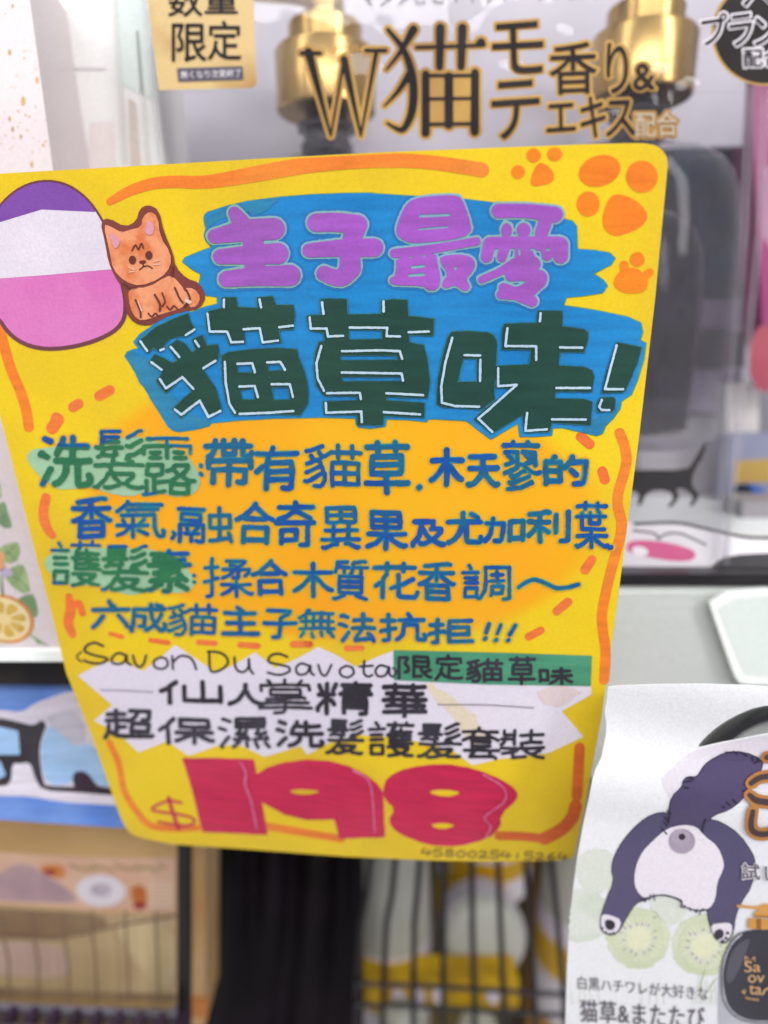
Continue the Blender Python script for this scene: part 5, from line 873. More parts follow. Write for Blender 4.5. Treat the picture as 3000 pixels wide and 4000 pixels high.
hl = [C_(q) for q in ([(205, 485), (258, 560)], [(366, 556), (392, 545)], [(570, 435), (642, 388)], [(448, 528), (520, 610)], [(648, 480), (678, 525)], [(292, 652), (376, 715)], [(362, 790), (410, 866), (545, 774), (632, 868)], [(714, 702), (812, 642)], [(484, 1035), (535, 1078), (685, 965), (755, 1097), (852, 1048)], [(880, 145), (880, 208)], [(1168, 145), (1182, 208)], [(748, 260), (765, 405), (908, 405), (940, 492), (1035, 488)], [(1040, 386), (1170, 378), (1195, 492), (1318, 478)], [(1328, 370), (1440, 356)], [(888, 650), (895, 820), (925, 990), (970, 1062)], [(1008, 1072), (1250, 1062), (1442, 1048)], [(990, 666), (1110, 662), (1132, 735)], [(1230, 655), (1337, 650), (1376, 715)], [(1006, 850), (1130, 846), (1156, 936)], [(1265, 832), (1415, 830), (1440, 936)])] + \
     [D_(q) for q in ([(224, 105), (236, 200)], [(124, 228), (132, 318), (262, 318), (272, 382), (396, 377)], [(448, 310), (752, 312), (746, 380), (856, 382)], [(722, 97), (723, 180)], [(925, 348), (1088, 342)], [(218, 460), (178, 600), (188, 720), (240, 822)], [(385, 502), (700, 494), (855, 502), (872, 562)], [(382, 674), (868, 682), (880, 740)], [(264, 842), (530, 838), (538, 890)], [(745, 842), (1042, 857)], [(254, 920), (258, 1000), (542, 990), (546, 1076)], [(724, 995), (1018, 1014)])] + \
     [E_(q) for q in ([(130, 272), (78, 460), (46, 640), (52, 768), (150, 792), (336, 798)], [(222, 405), (342, 407)], [(345, 438), (342, 602)], [(804, 85), (798, 146)], [(550, 200), (535, 335), (770, 337), (770, 442)], [(952, 346), (1122, 348)], [(480, 505), (480, 642), (622, 630), (400, 828), (328, 888), (436, 990)], [(924, 655), (1180, 655)], [(700, 845), (688, 982), (852, 970)], [(892, 894), (1148, 896)], [(1384, 328), (1332, 520), (1294, 664), (1432, 664)], [(1270, 745), (1250, 800), (1268, 822), (1328, 824)])]
M_gr = ink('marker_green', '17443a', '20493c', 24, ramp=(0.4, 0.6)); M_gd = ink('green_halo', '1b6fa4', '2b7c9e', 40)
for P, hh in ((mao, maoh), (cao, caoh), (wei, [PG(E_([(215, 430), (320, 430), (320, 606), (170, 610)]))]), (exc, ())):
    art('title_character', sg, ttl, M_gr, P, 6, holes=hh, st=3.0, noise=(0.9, 18)); art('character_outline', sg, ttl, ink('green_shade', '2a6474', '2f7a86', 40), P, 5, holes=hh, grow=3.5, st=3.5, noise=(2, 14))
art('pen_highlight', sg, ttl, ink('pen_white', 'c0dae8', 'b2cfe2', 60), [ST(q, 4.6, smooth=False) for q in hl], 9, st=2.5, noise=(0.8, 8))

# body text in blue marker
lines = [[('洗', 149, 1698, 364, 1906), ('髮', 360, 1674, 566, 1913), ('露', 552, 1706, 768, 1937), ('帶', 795, 1710, 995, 1906), ('有', 990, 1737, 1172, 1921), ('貓', 1183, 1733, 1416, 1909), ('草', 1419, 1718, 1604, 1933), ('木', 1674, 1749, 1815, 1906), ('天', 1819, 1772, 1956, 1906), ('蓼', 1960, 1718, 2117, 1921), ('的', 2121, 1772, 2301, 1902)],
         [('香', 274, 1937, 439, 2105), ('氣', 447, 1949, 650, 2105), ('融', 690, 1976, 913, 2125), ('合', 913, 1960, 1074, 2129), ('奇', 1070, 1953, 1238, 2141), ('異', 1251, 1976, 1412, 2149), ('果', 1427, 1992, 1596, 2153), ('及', 1604, 2027, 1745, 2141), ('尤', 1741, 1996, 1890, 2129), ('加', 1886, 2015, 2054, 2125), ('利', 2056, 1988, 2231, 2125), ('葉', 2242, 1957, 2380, 2147)],
         [('護', 196, 2109, 396, 2294), ('髮', 392, 2125, 580, 2313), ('素', 568, 2141, 748, 2317), ('揉', 792, 2176, 991, 2337), ('合', 980, 2184, 1125, 2329), ('木', 1140, 2192, 1305, 2337), ('質', 1294, 2184, 1443, 2348), ('花', 1455, 2192, 1639, 2345), ('香', 1631, 2192, 1784, 2348), ('調', 1800, 2203, 1999, 2348)],
         [('六', 353, 2341, 509, 2458), ('成', 502, 2352, 654, 2474), ('貓', 650, 2356, 850, 2486), ('主', 862, 2364, 1015, 2486), ('子', 1023, 2376, 1164, 2497), ('無', 1160, 2376, 1312, 2497), ('法', 1318, 2392, 1470, 2513), ('抗', 1478, 2392, 1670, 2509), ('拒', 1670, 2411, 1854, 2517)]]
extra = [[ST([(784, 1818), (786, 1822)], 9), ST([(784, 1850), (787, 1853)], 9), ST([(1636, 1905), (1640, 1902)], 12)], [ST([(676, 2078), (682, 2086), (672, 2102)], 8), ST([(2382, 2140), (2388, 2137)], 9)],
         [ST([(757, 2247), (759, 2249)], 7), ST([(757, 2272), (760, 2274)], 7), ST(R4([(1055, 885), (1100, 856), (1140, 848), (1190, 866), (1240, 888), (1300, 886), (1352, 872)]), 9)],
         [ST(R4([(908, 1068), (892, 1112)]), 8), ST(R4([(890, 1140), (886, 1144)]), 9), ST(R4([(966, 1072), (948, 1118)]), 8), ST(R4([(944, 1146), (940, 1150)]), 9), ST(R4([(1038, 1076), (1010, 1122)]), 9), ST(R4([(1005, 1148), (1000, 1152)]), 9)]]
thin = set('髮露氣融護貓蓼葉揉質調無異')
M_tb = ink('marker_blue', '0e51a2', '16668f', 90, ramp=(0.42, 0.56)); M_te = ink('marker_teal', '1d7f98', '2c8c86', 60); M_halo = ink('ink_halo', 'dcb834', 'e6ae30', 40)
patch = [[PG(R3([(132, 222), (180, 190), (330, 184), (450, 190), (520, 168), (620, 138), (720, 138), (790, 165), (900, 200), (960, 262), (1006, 350), (982, 412), (900, 440), (820, 422), (730, 400), (660, 437), (560, 422), (450, 382), (330, 402), (270, 392), (190, 322), (142, 272)]), 2)],
         [PG(R3([(213, 760), (260, 708), (400, 688), (520, 690), (700, 694), (790, 700), (890, 740), (960, 830), (972, 880), (930, 917), (820, 907), (760, 885), (700, 927), (590, 917), (500, 872), (330, 882), (250, 822)]), 2)]]
pt = [art('highlight_patch', sg, sign, ink('marker_mint', 'a2cba4', '96c29c', 40, streak=0.05), p, 2, st=4, noise=(2, 20)) for p in patch]
for i, ln in enumerate(lines):
    pr = list(extra[i])
    for t in ln:
        r = (11.8, 10.8, 9.8, 11.0)[i] * (0.82 if t[0] in thin else 1.0)
        r = {'護': 6.6, '髮': 7.2, '露': 7.2, '素': 8.2}.get(t[0], r) if t[1] < 560 and i in (0, 2) else r
        if i == 3: r *= 0.82
        if i == 0 and t[0] in '貓': r = 9.0
        pr += hand(*t, r)
    art('ink_halo', sg, sign, M_halo, pr, 1, grow=6.5, st=4.5, noise=(3, 14), clip=None)
    art('lettering', sg, sign, M_te, pr, 4, st=3.0, noise=(1.2, 12))
    art('lettering_core', sg, sign, M_tb, pr, 5, grow=-2.6, st=3.0, noise=(4.2, 34))
    if i in (0, 2):
        art('lettering_green', sg, pt[i // 2], ink('marker_moss', '2c7a4c', '26704e', 60), pr, 7, grow=0.6, st=3.0, noise=(1.5, 12), clip=patch[i // 2])

# white zigzag panel, product name in black pen
zig = R5([(388, 305), (470, 262), (560, 232), (640, 250), (712, 282), (790, 225), (872, 152), (960, 210), (1082, 292), (1170, 250), (1272, 188), (1372, 268), (1480, 220), (1590, 160)]) + R6([(62, 165), (150, 205), (242, 262), (340, 215), (430, 180), (1400, 205), (1418, 400), (1268, 482), (1378, 610), (1200, 692), (960, 720), (822, 752), (730, 682), (590, 640), (420, 612), (250, 600), (110, 640), (0, 700)]) + R5([(1500, 655), (1320, 710), (1190, 650), (1082, 655), (940, 705), (832, 632), (690, 688), (590, 592), (468, 530), (560, 452)])
pan = art('zigzag_panel', sg, sign, ink('panel_white', 'eae4f0', 'ddd6e6', 14, ramp=(0.3, 0.7)), [PG(zig)], 1, st=5)
art('panel_tint', sg, pan, ink('panel_cream', 'e6d9bf', 'e0cdd6', 30), [PG(R6([(560, 350), (640, 345), (900, 560), (830, 700), (780, 560)]), 1), PG(R6([(1120, 360), (1400, 362), (1260, 480), (1160, 430)]), 1)], 2, st=5, noise=(8, 30))
gp = art('highlight_patch', sg, sign, ink('marker_pine', '4a9a78', '43906c', 40), [PG(R6([(430, 178), (1000, 192), (1420, 206), (1414, 358), (900, 350), (432, 328)]))], 3, st=4)
M_kb = ink('pen_black', '29252f', '3a3644', 60, ramp=(0.42, 0.6))
hw = [[(405, 185), (382, 212), (405, 236)], [(514, 158), (470, 141), (430, 158), (424, 184), (470, 204), (520, 215), (536, 226), (500, 244), (450, 241), (418, 230)], [(625, 203), (590, 193), (560, 214), (560, 240), (592, 248), (620, 235), (630, 203), (634, 238), (652, 252)], [(662, 205), (674, 245), (694, 262), (716, 246), (728, 205)],
      [(800, 213), (768, 232), (772, 262), (806, 272), (834, 256), (830, 224), (800, 213)], [(858, 208), (862, 272)], [(862, 238), (898, 208), (942, 213), (964, 236), (978, 274)], [(1042, 184), (1050, 280), (1100, 277), (1136, 242), (1122, 206), (1084, 188), (1036, 186)], [(1168, 214), (1176, 268), (1206, 288), (1236, 268), (1240, 222), (1246, 272), (1262, 296)],
      [(1432, 212), (1390, 196), (1350, 206), (1340, 236), (1400, 252), (1440, 264), (1440, 286), (1390, 302), (1334, 290)], [(1540, 255), (1500, 245), (1475, 270), (1490, 300), (1530, 292), (1546, 255), (1550, 290), (1566, 302)], [(1586, 252), (1602, 296), (1626, 302), (1652, 252)],
      [(1726, 256), (1696, 274), (1700, 302), (1732, 314), (1762, 296), (1756, 266), (1726, 256)], [(1816, 232), (1814, 290), (1834, 310), (1856, 302)], [(1792, 260), (1858, 256)], [(1936, 264), (1896, 254), (1872, 280), (1886, 308), (1922, 302), (1940, 262), (1942, 298), (1956, 310)], [(1960, 268), (1976, 285), (1962, 310)]]
art('lettering', sg, pan, M_kb, [ST(R5(q), 4.6 if k else 3.0) for k, q in enumerate(hw)], 3, st=2.5)
def hl_(f, L): return [(c,) + f([(a, b)])[0] + f([(p, q)])[0] for c, a, b, p, q in L]
pr = []
for t in hl_(R6, [('限', 450, 205, 625, 325), ('定', 635, 200, 780, 330), ('貓', 790, 220, 980, 342), ('草', 1000, 205, 1142, 355), ('味', 1152, 262, 1325, 356)]): pr += hand(*t, 6.6)
art('lettering', sg, gp, M_kb, pr, 5, st=2.5)
pr = []
for t in hl_(R5, [('仙', 790, 325, 1110, 450), ('人', 1135, 340, 1320, 460), ]) + hl_(R6, [('精', 42, 330, 330, 506), ('華', 370, 340, 602, 520)]): pr += hand(*t, 9.4)
for t in hl_(R5, [('掌', 1285, 320, 1560, 500)]): pr += hand(*t, 6.6)
for t in hl_(R5, [('超', 515, 468, 775, 622), ('保', 785, 510, 1070, 652), ('濕', 1085, 510, 1350, 672), ('洗', 1370, 525, 1618, 668)]): pr += hand(*t, 7.4 if t[0] == '濕' else 9.0)
for t in hl_(R6, [('髮', 92, 520, 285, 702), ('護', 300, 530, 535, 716), ('髮', 545, 540, 772, 722), ('套', 770, 560, 962, 726), ('裝', 960, 570, 1188, 726)]): pr += hand(*t, 7.0)
art('lettering', sg, pan, M_kb, pr, 4, st=3, noise=(0.8, 14))
art('cut_line', sg, pan, ink('slit_grey', '6c6a70'), [ST(R5([(500, 377), (640, 381), (764, 388)]), 1.6), ST(R6([(650, 450), (900, 452), (1130, 467)]), 1.8)], 5, st=2)
# price
M_red = ink('marker_red', 'c91c4c', 'd02a54', 20, ramp=(0.35, 0.65))
one = [PG(R5([(908, 716), (1100, 716), (1266, 722), (1290, 850), (1335, 1100), (1170, 1092), (1008, 1086), (960, 880)]))]
nine = [PG(R6([(-282, 880), (-256, 800), (-200, 765), (-110, 738), (0, 724), (110, 732), (210, 758), (290, 800), (350, 846), (378, 890), (388, 1112), (160, 1117), (146, 1060), (136, 1022), (0, 1026), (-110, 1000), (-220, 940)]), 0)]
eight = [PG(R6([(376, 868), (400, 810), (500, 762), (680, 743), (830, 768), (960, 818), (1048, 878), (1048, 925), (962, 1000), (968, 1060), (900, 1120), (750, 1158), (600, 1152), (450, 1092), (402, 1030), (440, 970), (388, 925)]), 1)]
nh = [PG(R6([(-98, 878), (0, 870), (78, 884), (0, 901), (-70, 894)]), 1)]; eh = [PG(R6([(592, 884), (690, 871), (778, 889), (690, 914)]), 1), PG(R6([(604, 1050), (680, 1038), (748, 1054), (670, 1074)]), 1)]
pf = art('price_figure', sg, sign, M_red, one, 2, st=3.5, noise=(1, 30)); pf2 = art('price_figure', sg, sign, M_red, nine, 3, holes=nh, st=3.5, noise=(1, 30)); pf3 = art('price_figure', sg, sign, M_red, eight, 2, holes=eh, st=3.5, noise=(1, 30))
M_pk = ink('figure_shine', 'dc6f98', 'd25f88', 90)
art('figure_shine', sg, pf, M_pk, [ST(R5([(1196, 735), (1226, 790), (1222, 850), (1252, 930), (1280, 1068)]), 3.6)], 6, st=2.5, noise=(1.5, 14))
art('figure_shine', sg, pf2, M_pk, [ST(R6([(230, 778), (300, 820), (324, 900), (336, 1084)]), 4)], 6, st=2.5, noise=(1.5, 14))
art('figure_shine', sg, pf3, M_pk, [ST(R6([(880, 800), (975, 860), (985, 930), (900, 995), (886, 1020), (915, 1060), (890, 1108)]), 3.8)], 6, st=2.5, noise=(1.5, 14))
art('dollar_mark', sg, sign, M_red, [ST(R5([(904, 940), (840, 930), (770, 958), (760, 976), (800, 986), (880, 996), (950, 1012), (970, 1032), (938, 1052), (850, 1046), (788, 1034)]), 5), ST(R5([(840, 915), (862, 990), (890, 1070)]), 7)], 3, st=3)
dg = {'4': [[(30, 0), (0, 60), (100, 60)], [(70, 20), (60, 100)]], '5': [[(90, 0), (20, 5), (15, 45), (70, 45), (90, 70), (60, 100), (5, 95)]], '8': [[(80, 10), (30, 5), (20, 35), (80, 65), (75, 95), (25, 98), (15, 70), (75, 35), (80, 10)]], '0': [[(50, 20), (10, 50), (20, 92), (65, 95), (92, 60), (70, 22), (50, 20)]],
      '2': [[(10, 30), (40, 12), (75, 30), (60, 60), (5, 96), (95, 92)]], '1': [[(50, 20), (46, 95)]], '6': [[(70, 5), (20, 45), (15, 85), (55, 98), (80, 75), (50, 55), (18, 75)]]}
pr = []
for k, c in enumerate('4580025415264'):
    x0 = 572 + k * 56.5; y0 = 1166 + k * 2.0
    for q in dg[c]: pr.append(ST(R6([(x0 + a * 0.5, y0 + b * 0.38) for a, b in q]), 2.8))
art('pencil_number', sg, sign, ink('pencil_grey', '8a7038', '7d693e', 120), pr, 3, st=2)

# kitten drawing; a plain pink and purple patch where the mascot sits
kit = art('kitten_drawing', sg, sign, ink('pencil_brown', '7a3a34', '84423a', 60), [PG(T1([(432, 402), (470, 388), (540, 428), (590, 402), (602, 350), (638, 330), (686, 352), (708, 450), (748, 540), (758, 600), (805, 650), (862, 668), (892, 725), (865, 780), (800, 792), (742, 805), (690, 832), (640, 856), (580, 845), (542, 795), (535, 700), (500, 650), (468, 580), (455, 500)]), 1)], 3, st=3)
M_k = ink('kitten_orange', 'f0a074', 'de7c4a', 260)
art('kitten_head', sg, kit, M_k, [PG(T1([(446, 415), (478, 425), (525, 452), (560, 440), (610, 428), (616, 385), (648, 358), (682, 382), (692, 470), (738, 540), (738, 598), (695, 650), (605, 684), (540, 664), (488, 612), (474, 535)]), 1)], 5, st=3)
art('kitten_body', sg, kit, M_k, [PG(T1([(552, 690), (640, 690), (720, 640), (748, 640), (800, 700), (812, 760), (765, 786), (700, 802), (640, 828), (592, 830), (560, 775)]), 1), PG(T1([(795, 690), (838, 692), (868, 730), (850, 772), (815, 776)]), 1)], 4, st=3)
art('ear_lining', sg, kit, ink('ear_pink', 'e0a0b8', 'd99aa8', 60), [PG(T1([(470, 445), (505, 470), (522, 490), (500, 526), (484, 500)]), 1), PG(T1([(640, 392), (668, 425), (658, 466), (622, 455)]), 1)], 7, st=2.5)
M_kb2 = ink('pencil_dark', '5e2a26', '6d332c', 60)
art('kitten_eye', sg, kit, M_kb2, [EL(*T1([(572, 570)])[0], 14, 17)], 7, st=2.5); art('kitten_eye', sg, kit, M_kb2, [EL(*T1([(643, 550)])[0], 14, 17)], 7, st=2.5)
art('kitten_lines', sg, kit, M_kb2, [ST(T1([(608, 580), (624, 578)]), 6), ST(T1([(617, 585), (618, 598), (602, 612)]), 2.5), ST(T1([(618, 598), (640, 596), (658, 606)]), 2.5), ST(T1([(570, 530), (585, 505), (598, 525), (610, 498), (620, 520)]), 3), ST(T1([(585, 742), (605, 790), (608, 818)]), 3.5), ST(T1([(668, 720), (690, 760), (690, 790)]), 4), ST(T1([(700, 712), (712, 750), (700, 770)]), 3), ST(T1([(755, 690), (775, 735), (790, 755)]), 3.5),
     ST(T1([(640, 800), (655, 815), (670, 800), (682, 812)]), 3), ST(T1([(720, 770), (735, 785), (750, 768), (765, 780)]), 3), ST(T1([(530, 672), (560, 690), (590, 688)]), 3.5), ST(T1([(745, 600), (742, 640)]), 4), ST(T1([(805, 700), (820, 740), (795, 770)]), 3.5)], 7, st=2.2)
art('whisker', sg, kit, ink('pen_cream', 'e6c4ae'), [ST(T1([(555, 600), (578, 612)]), 2), ST(T1([(558, 622), (580, 620)]), 2), ST(T1([(662, 578), (690, 570)]), 2), ST(T1([(662, 590), (690, 588)]), 2), ST(T1([(596, 750), (612, 790)]), 2.4), ST(T1([(805, 745), (820, 752)]), 7)], 8, st=2.2)
egg = [(-120, 600), (-60, 420), (40, 290), (150, 232), (270, 236), (370, 300), (440, 400), (490, 520), (520, 640), (545, 760), (530, 850), (440, 910), (300, 950), (160, 955), (50, 905), (-20, 800), (-120, 780)]
pat = art('plain_patch', sg, sign, ink('pencil_plum', '6a3a40', '7a424a', 50), [PG(T1(egg), 2)], 1.5, grow=9, st=4)
art('patch_fill', sg, pat, ink('pencil_pink', 'd870b8', 'dd80c0', 40), [PG(T1(egg), 2)], 1.9, grow=-7, st=4)
art('patch_stripe', sg, pat, ink('pencil_white', 'e8e0ea', 'ddd4e2', 30), [PG(T1([(-200, 380), (180, 300), (600, 400), (600, 600), (200, 635), (-200, 665)]))], 2.3, st=4, clip=[PG(T1(egg), 2)])
art('patch_cap', sg, pat, ink('pencil_violet', '8450ac', '7a479f', 40), [PG(T1([(-160, 455), (180, 352), (460, 365), (420, 180), (100, 150), (-160, 200)]))], 2.7, st=4, clip=[PG(T1(egg), 2)])

# =================================================================== THE LEAFLET in front, lower right
F_ = T(2200, 2700, 1.70125)
def fbend(a, b):
    t = np.clip((b - 0.022) / 0.03, 0, 1.3)
    return 0.0016 * np.sin(b * 160 + a * 25) * np.clip((b - 0.005) / 0.02, 0, 1) - 0.004 * t * t + 0.0006 * np.sin(a * 90)
lf = Surf(at(2600, 3300, 0.150), (math.cos(-0.06), math.sin(-0.06), 0), (0, -0.10, 1), fbend)
M_lf = ink('leaflet_paper', 'e8eaec', 'e0e3e8', 10, rough=0.32, coat=0.4, bump=0.05)
leaf = thing('leaflet', 'white cat leaflet with kiwi slices and a printed dark bottle, lower right corner', 'leaflet', tuple(lf.hit(np.array([[2600, 4100]]))[0]))
lo = F_([(292, 50), (282, 95), (276, 140), (288, 205), (284, 290), (268, 370), (255, 440), (230, 490), (214, 522), (196, 580), (170, 720), (130, 900), (95, 1100), (70, 1280), (50, 1450), (35, 1650), (22, 1900), (14, 2220), (10, 2420), (1600, 2420), (1600, 240), (1361, 282), (1180, 318), (1060, 340), (960, 362), (882, 382), (915, 338), (950, 300), (1010, 248), (1080, 200), (1160, 156), (1250, 118), (1330, 98), (1500, 86), (1500, -20), (1200, -40), (900, -48), (600, -44), (380, -36), (296, -28)])
card('sheet', lo, lf, 0.00025, M_lf, leaf, st=10)
FP = lambda *L: PG(F_(L), 1)
FS = lambda L, r=None, sm=True: ST(F_(L), r / 1.70125 if r else None, smooth=sm)
# kiwi slices, faded
rg = random.Random(11)
for cx, cy, R, full in ((500, 1640, 212, 1), (935, 1690, 212, 1), (120, 1490, 190, 0), (230, 1190, 150, 2), (700, 1440, 120, 2)):
    X, Y = F_([(cx, cy)])[0]; r = R / 1.70125
    k = art('kiwi_print', lf, leaf, ink('kiwi_%d' % full, ('d9dfd6', 'c9d3b2', 'd8ddd3')[full], ('cdd6c6', 'd3dabf', 'd6dcd0')[full], 90), [EL(X, Y, r, r * 0.97)], 1, st=4, noise=(5, 14), clip=[PG(lo)])
    if full == 1:
        art('kiwi_ring', lf, k, ink('kiwi_mid', 'ccd5b0', 'd4dbbd', 160), [EL(X, Y, r * .8, r * .76)], 2, st=4, noise=(5, 16))
        art('kiwi_ray', lf, k, ink('kiwi_ray', 'e0e4cf', 'dae0c6', 120), [ST([(X + r * .35 * math.cos(t), Y + r * .33 * math.sin(t), 5), (X + r * (.72 + .12 * math.sin(t * 5)) * math.cos(t), Y + r * .74 * math.sin(t), 1.5)]) for t in np.arange(0, 6.28, .21)], 3, st=3)
        art('kiwi_core', lf, k, ink('kiwi_core', 'e3e4c6', 'dee0bd', 60), [EL(X, Y, r * .40, r * .36)], 4, st=4, noise=(6, 18))
        art('kiwi_seed', lf, k, ink('kiwi_seed', 'b3a9b4', 'c0b8c2', 60), [EL(X + r * q * math.cos(t), Y + r * q * .95 * math.sin(t), 8, 3.2, math.degrees(t)) for t, q in [(a + rg.uniform(-.1, .1), rg.uniform(.44, .6)) for a in np.arange(0, 6.28, .42)]], 5, st=2.5)
art('circle_tint', lf, leaf, ink('tint_lilac', 'd8d3dd', 'ddd9e0', 30), [PG(F_([(640, 600), (690, 540), (770, 465), (860, 398), (960, 370), (1100, 338), (1361, 290), (1560, 280), (1560, 640), (1250, 700), (950, 860), (760, 800)]), 1)], 1, st=5)
# grass blades at the foot
gr = []
for x in list(range(60, 280, 45)) + list(range(520, 700, 50)) + list(range(860, 1020, 22)):
    h = rg.uniform(120, 260); d = rg.uniform(-70, 70); gr.append(FS([(x, 2080, 2.6), (x + d * .3, 2080 - h * .6, 2.0), (x + d, 2080 - h, 0.9)]))
art('grass_print', lf, leaf, ink('grass_pale', 'c9d1bd', 'bfcaad', 80), gr, 1, st=2.5)
art('grass_print', lf, leaf, ink('grass_green', '9fb070', 'adbc83', 80), [FS([(905, 1990, 4), (930, 1890, 4), (965, 1800, 1.2)]), FS([(960, 2000, 3), (1000, 1930, 3), (1040, 1900, 1)])], 2, st=2.5)
# the cat seen from behind
body = [FP((690, 805), (600, 815), (500, 880), (400, 990), (338, 1100), (320, 1185), (340, 1262), (282, 1400), (245, 1520), (255, 1600), (330, 1627), (382, 1582), (422, 1500), (480, 1410), (540, 1388), (620, 1355), (700, 1360), (780, 1390), (800, 1432), (900, 1462), (962, 1452), (960, 1490), (985, 1600), (1040, 1677), (1092, 1670), (1132, 1600), (1142, 1500), (1182, 1400), (1252, 1300), (1277, 1150), (1262, 1082), (1170, 950), (1050, 870), (960, 850), (930, 900), (800, 870)),
        FP((690, 912), (700, 800), (722, 700), (790, 640), (800, 590), (830, 568), (890, 572), (920, 520), (962, 468), (1080, 405), (1200, 402), (1332, 458), (1312, 540), (1250, 640), (1180, 730), (1100, 790), (1000, 822), (958, 870), (932, 942), (800, 900))]
ct = art('cat_drawing', lf, leaf, ink('cat_outline', '1f1c28', '2a2636', 60), body, 3, grow=2.6, st=2.5)
M_ci = ink('cat_indigo', '4b4868', '55506f', 30)
art('cat_body', lf, ct, M_ci, body[:1], 4, st=3); art('cat_tail', lf, ct, ink('tail_indigo', '474163', '54486a', 30), body[1:], 5, st=3, noise=(1.5, 10))
art('cat_belly', lf, ct, ink('cat_white', 'e6e0e8', 'ded8e2', 12), [FP((688, 912), (800, 886), (888, 900), (938, 962), (1028, 1030), (1070, 1140), (1062, 1190), (1022, 1270), (1012, 1385), (970, 1448), (900, 1458), (800, 1428), (780, 1388), (700, 1357), (610, 1352), (540, 1382), (484, 1320), (470, 1252), (486, 1150), (528, 1062), (600, 990))], 6, st=3)
art('cat_button', lf, ct, ink('button_grey', '948a9a', 'a59bab', 30), [EL(*F_([(790, 998)])[0], 51, 48)], 8, st=2.5)
art('cat_button', lf, ct, ink('button_lilac', 'b3a8b8', 'a89dae', 30), [EL(*F_([(780, 975)])[0], 40, 34)], 9, st=2.5)
art('cat_button', lf, ct, ink('button_hole', '2a2430', '4a4250', 200), [EL(*F_([(790, 968)])[0], 13, 12.5)], 10, st=2)
art('cat_sock', lf, ct, ink('sock_white', 'e2dde4'), [FP((258, 1478), (325, 1492), (388, 1520), (370, 1588), (325, 1620), (264, 1598), (248, 1540))], 6, st=2.5)
art('cat_sock', lf, ct, ink('sock_white', 'e2dde4'), [FP((978, 1552), (1050, 1540), (1120, 1540), (1124, 1605), (1088, 1662), (1040, 1670), (1000, 1620))], 6, st=2.5)
M_pad = ink('pad_dark', '3a3642', '2f2b36', 60)
art('paw_pad', lf, ct, M_pad, [FP((275, 1530), (300, 1515), (340, 1530), (348, 1565), (322, 1592), (285, 1580))] + [EL(*F_([q])[0], 5, 4) for q in ((262, 1575), (285, 1602), (312, 1612), (335, 1606))], 8, st=2)
art('paw_pad', lf, ct, M_pad, [FP((1005, 1600), (1035, 1578), (1066, 1590), (1068, 1630), (1030, 1655), (1003, 1645))] + [EL(*F_([q])[0], 7, 6) for q in ((1093, 1608), (1083, 1642), (1060, 1660))], 8, st=2)
fur = [[(690, 795), (708, 810)], [(672, 835), (700, 870)], [(668, 870), (694, 900)], [(655, 915), (690, 950)], [(700, 880), (712, 800)], [(800, 605), (860, 595)], [(805, 640), (835, 645)], [(830, 570), (870, 585)], [(1080, 404), (1120, 408)], [(1130, 398), (1160, 420)], [(1180, 405), (1225, 432)], [(1255, 435), (1262, 465)], [(1285, 440), (1300, 470)], [(1310, 460), (1270, 480)], [(1205, 620), (1250, 628)], [(1195, 660), (1230, 680)], [(1085, 740), (1110, 760)], [(1130, 720), (1150, 745)], [(1060, 770), (1075, 775)],
       [(520, 1385), (545, 1388), (540, 1402)], [(548, 1395), (560, 1370)], [(572, 1388), (582, 1355)], [(600, 1350), (608, 1388)], [(615, 1358), (690, 1358), (785, 1392), (780, 1430)], [(785, 1435), (800, 1440), (812, 1425)], [(840, 1438), (846, 1458)], [(870, 1452), (885, 1470), (892, 1450)], [(905, 1485), (920, 1452), (960, 1455)], [(950, 850), (930, 900), (925, 940)]]
art('fur_line', lf, ct, ink('cat_outline', '1f1c28'), [FS(q, 4.2) for q in fur], 9, st=2)
# brush lettering cut by the frame, small type
br = [FS([(1250, 612, 22), (1310, 575, 24), (1420, 560, 24)]), FS([(1355, 440), (1440, 425)], 22), FS([(1240, 690, 20), (1292, 728, 26), (1420, 745, 26)]), FS([(1262, 800, 20), (1250, 870, 22), (1262, 930, 24), (1330, 952, 24), (1430, 930, 24)])]
art('brush_outline', lf, leaf, ink('brush_amber', 'a8703a', 'b57c44', 40), br, 10, grow=11, st=3, noise=(1.5, 12))
art('brush_lettering', lf, leaf, ink('brush_dark', '3e3236', '4a3c3e', 60), br, 12, grow=-3, st=3)
M_ty = ink('type_grey', '5a5660', '66626c', 60)
typeset('lettering_halo', lf, leaf, ink('type_white', 'e9e6ea'), [('試', F_([(1190, 1142), (1306, 1150), (1310, 1254), (1186, 1250)])), ('し', F_([(1342, 1165), (1425, 1170), (1428, 1262), (1345, 1258)]))], 9, 4)
typeset('lettering', lf, leaf, M_ty, [('試', F_([(1190, 1142), (1306, 1150), (1310, 1254), (1186, 1250)])), ('し', F_([(1342, 1165), (1425, 1170), (1428, 1262), (1345, 1258)]))], 12, 0.6, st=2)
typeset('lettering', lf, leaf, M_ty, [('白黒ハチワレが大好きな', F_([(96, 1892), (960, 1968), (966, 2058), (98, 1980)]))], 4, 0.1, st=1.8)
typeset('lettering', lf, leaf, M_ty, [('猫草&またたび', F_([(112, 2048), (940, 2098), (946, 2252), (112, 2196)]))], 4, 0.8, st=2.2)
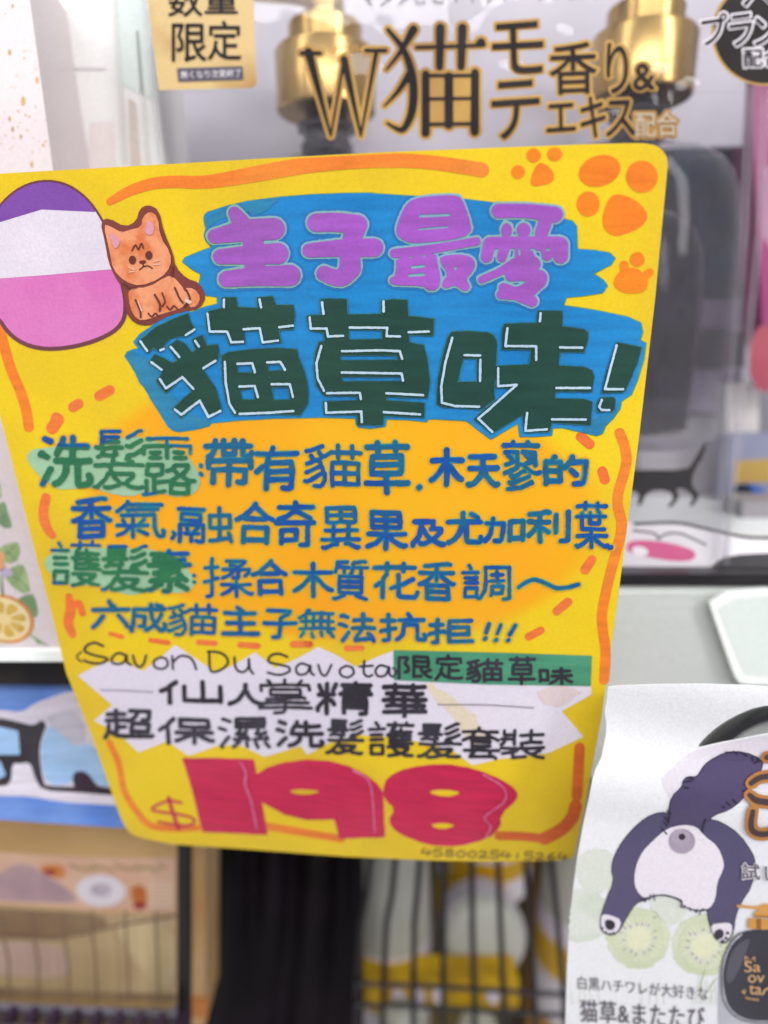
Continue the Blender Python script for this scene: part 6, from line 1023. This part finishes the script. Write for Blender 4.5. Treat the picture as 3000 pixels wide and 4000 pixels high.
# printed bottle
pb = art('printed_bottle', lf, leaf, ink('glass_grey', 'b4b6be', 'c6c8cf', 40), [FP((1178, 1600), (1120, 1640), (1070, 1730), (1040, 1850), (1034, 2000), (1036, 2300), (1500, 2300), (1500, 1600))], 4, st=3)
art('bottle_rim', lf, pb, ink('glass_dark', '34343f', '42424d', 60), [FS([(1215, 1600), (1165, 1618), (1110, 1680), (1065, 1780), (1052, 1900), (1062, 2040), (1110, 2130), (1190, 2185), (1300, 2205), (1450, 2205)], 4)], 8, st=2.5)
art('bottle_liquid', lf, pb, ink('liquid_slate', '35353d', '3f3f48', 30), [FP((1212, 1585), (1440, 1585), (1500, 1640), (1500, 2180), (1300, 2195), (1180, 2170), (1100, 2100), (1070, 1990), (1062, 1880), (1085, 1760), (1130, 1670), (1190, 1625))], 6, st=3)
art('bottle_sheen', lf, pb, ink('liquid_pale', '4c4c56', '565660', 60), [FP((1215, 1640), (1250, 1650), (1150, 1900), (1085, 1960), (1085, 1820), (1140, 1700))], 7, st=3)
M_pg = ink('print_gold', 'c2883a', 'd19d50', 90)
art('printed_pump', lf, pb, M_pg, [PG(F_([(1150, 1418), (1300, 1430), (1340, 1412), (1440, 1420), (1440, 1465), (1330, 1470), (1290, 1452), (1155, 1436)])), PG(F_([(1300, 1460), (1440, 1462), (1440, 1512), (1270, 1504), (1268, 1470)])), PG(F_([(1230, 1508), (1440, 1520), (1440, 1588), (1228, 1578)]))], 8, st=2.5)
art('pump_shade', lf, pb, ink('print_bronze', '8e5f24', '9a6a2c', 90), [PG(F_([(1285, 1510), (1315, 1512), (1315, 1584), (1285, 1582)])), PG(F_([(1268, 1490), (1440, 1496), (1440, 1506), (1268, 1500)]))], 9, st=2.5)
typeset('bottle_lettering', lf, pb, ink('label_gold', 'd0a878', 'c79c68', 90), [('Sa', F_([(1205, 1792), (1312, 1798), (1312, 1864), (1205, 1868)])), ('ov', F_([(1228, 1886), (1338, 1890), (1336, 1938), (1228, 1936)])), ('ta', F_([(1236, 1952), (1318, 1958), (1318, 2018), (1236, 2014)])), ('Shampoo', F_([(1210, 2028), (1300, 2040), (1300, 2064), (1210, 2050)]))], 9, 0.4, st=1.6)
art('bottle_emblem', lf, pb, ink('label_gold', 'd0a878'), [FS([(1212, 1795), (1210, 1762), (1232, 1782)], 3), FS([(1252, 1785), (1270, 1766), (1274, 1795)], 3), EL(*F_([(1202, 2003)])[0], 6, 5), EL(*F_([(1190, 1992)])[0], 2.6, 3), EL(*F_([(1200, 1985)])[0], 2.6, 3), EL(*F_([(1212, 1988)])[0], 2.6, 3), FS([(1325, 2015), (1342, 1985), (1361, 1975)], 6)], 9, st=2)
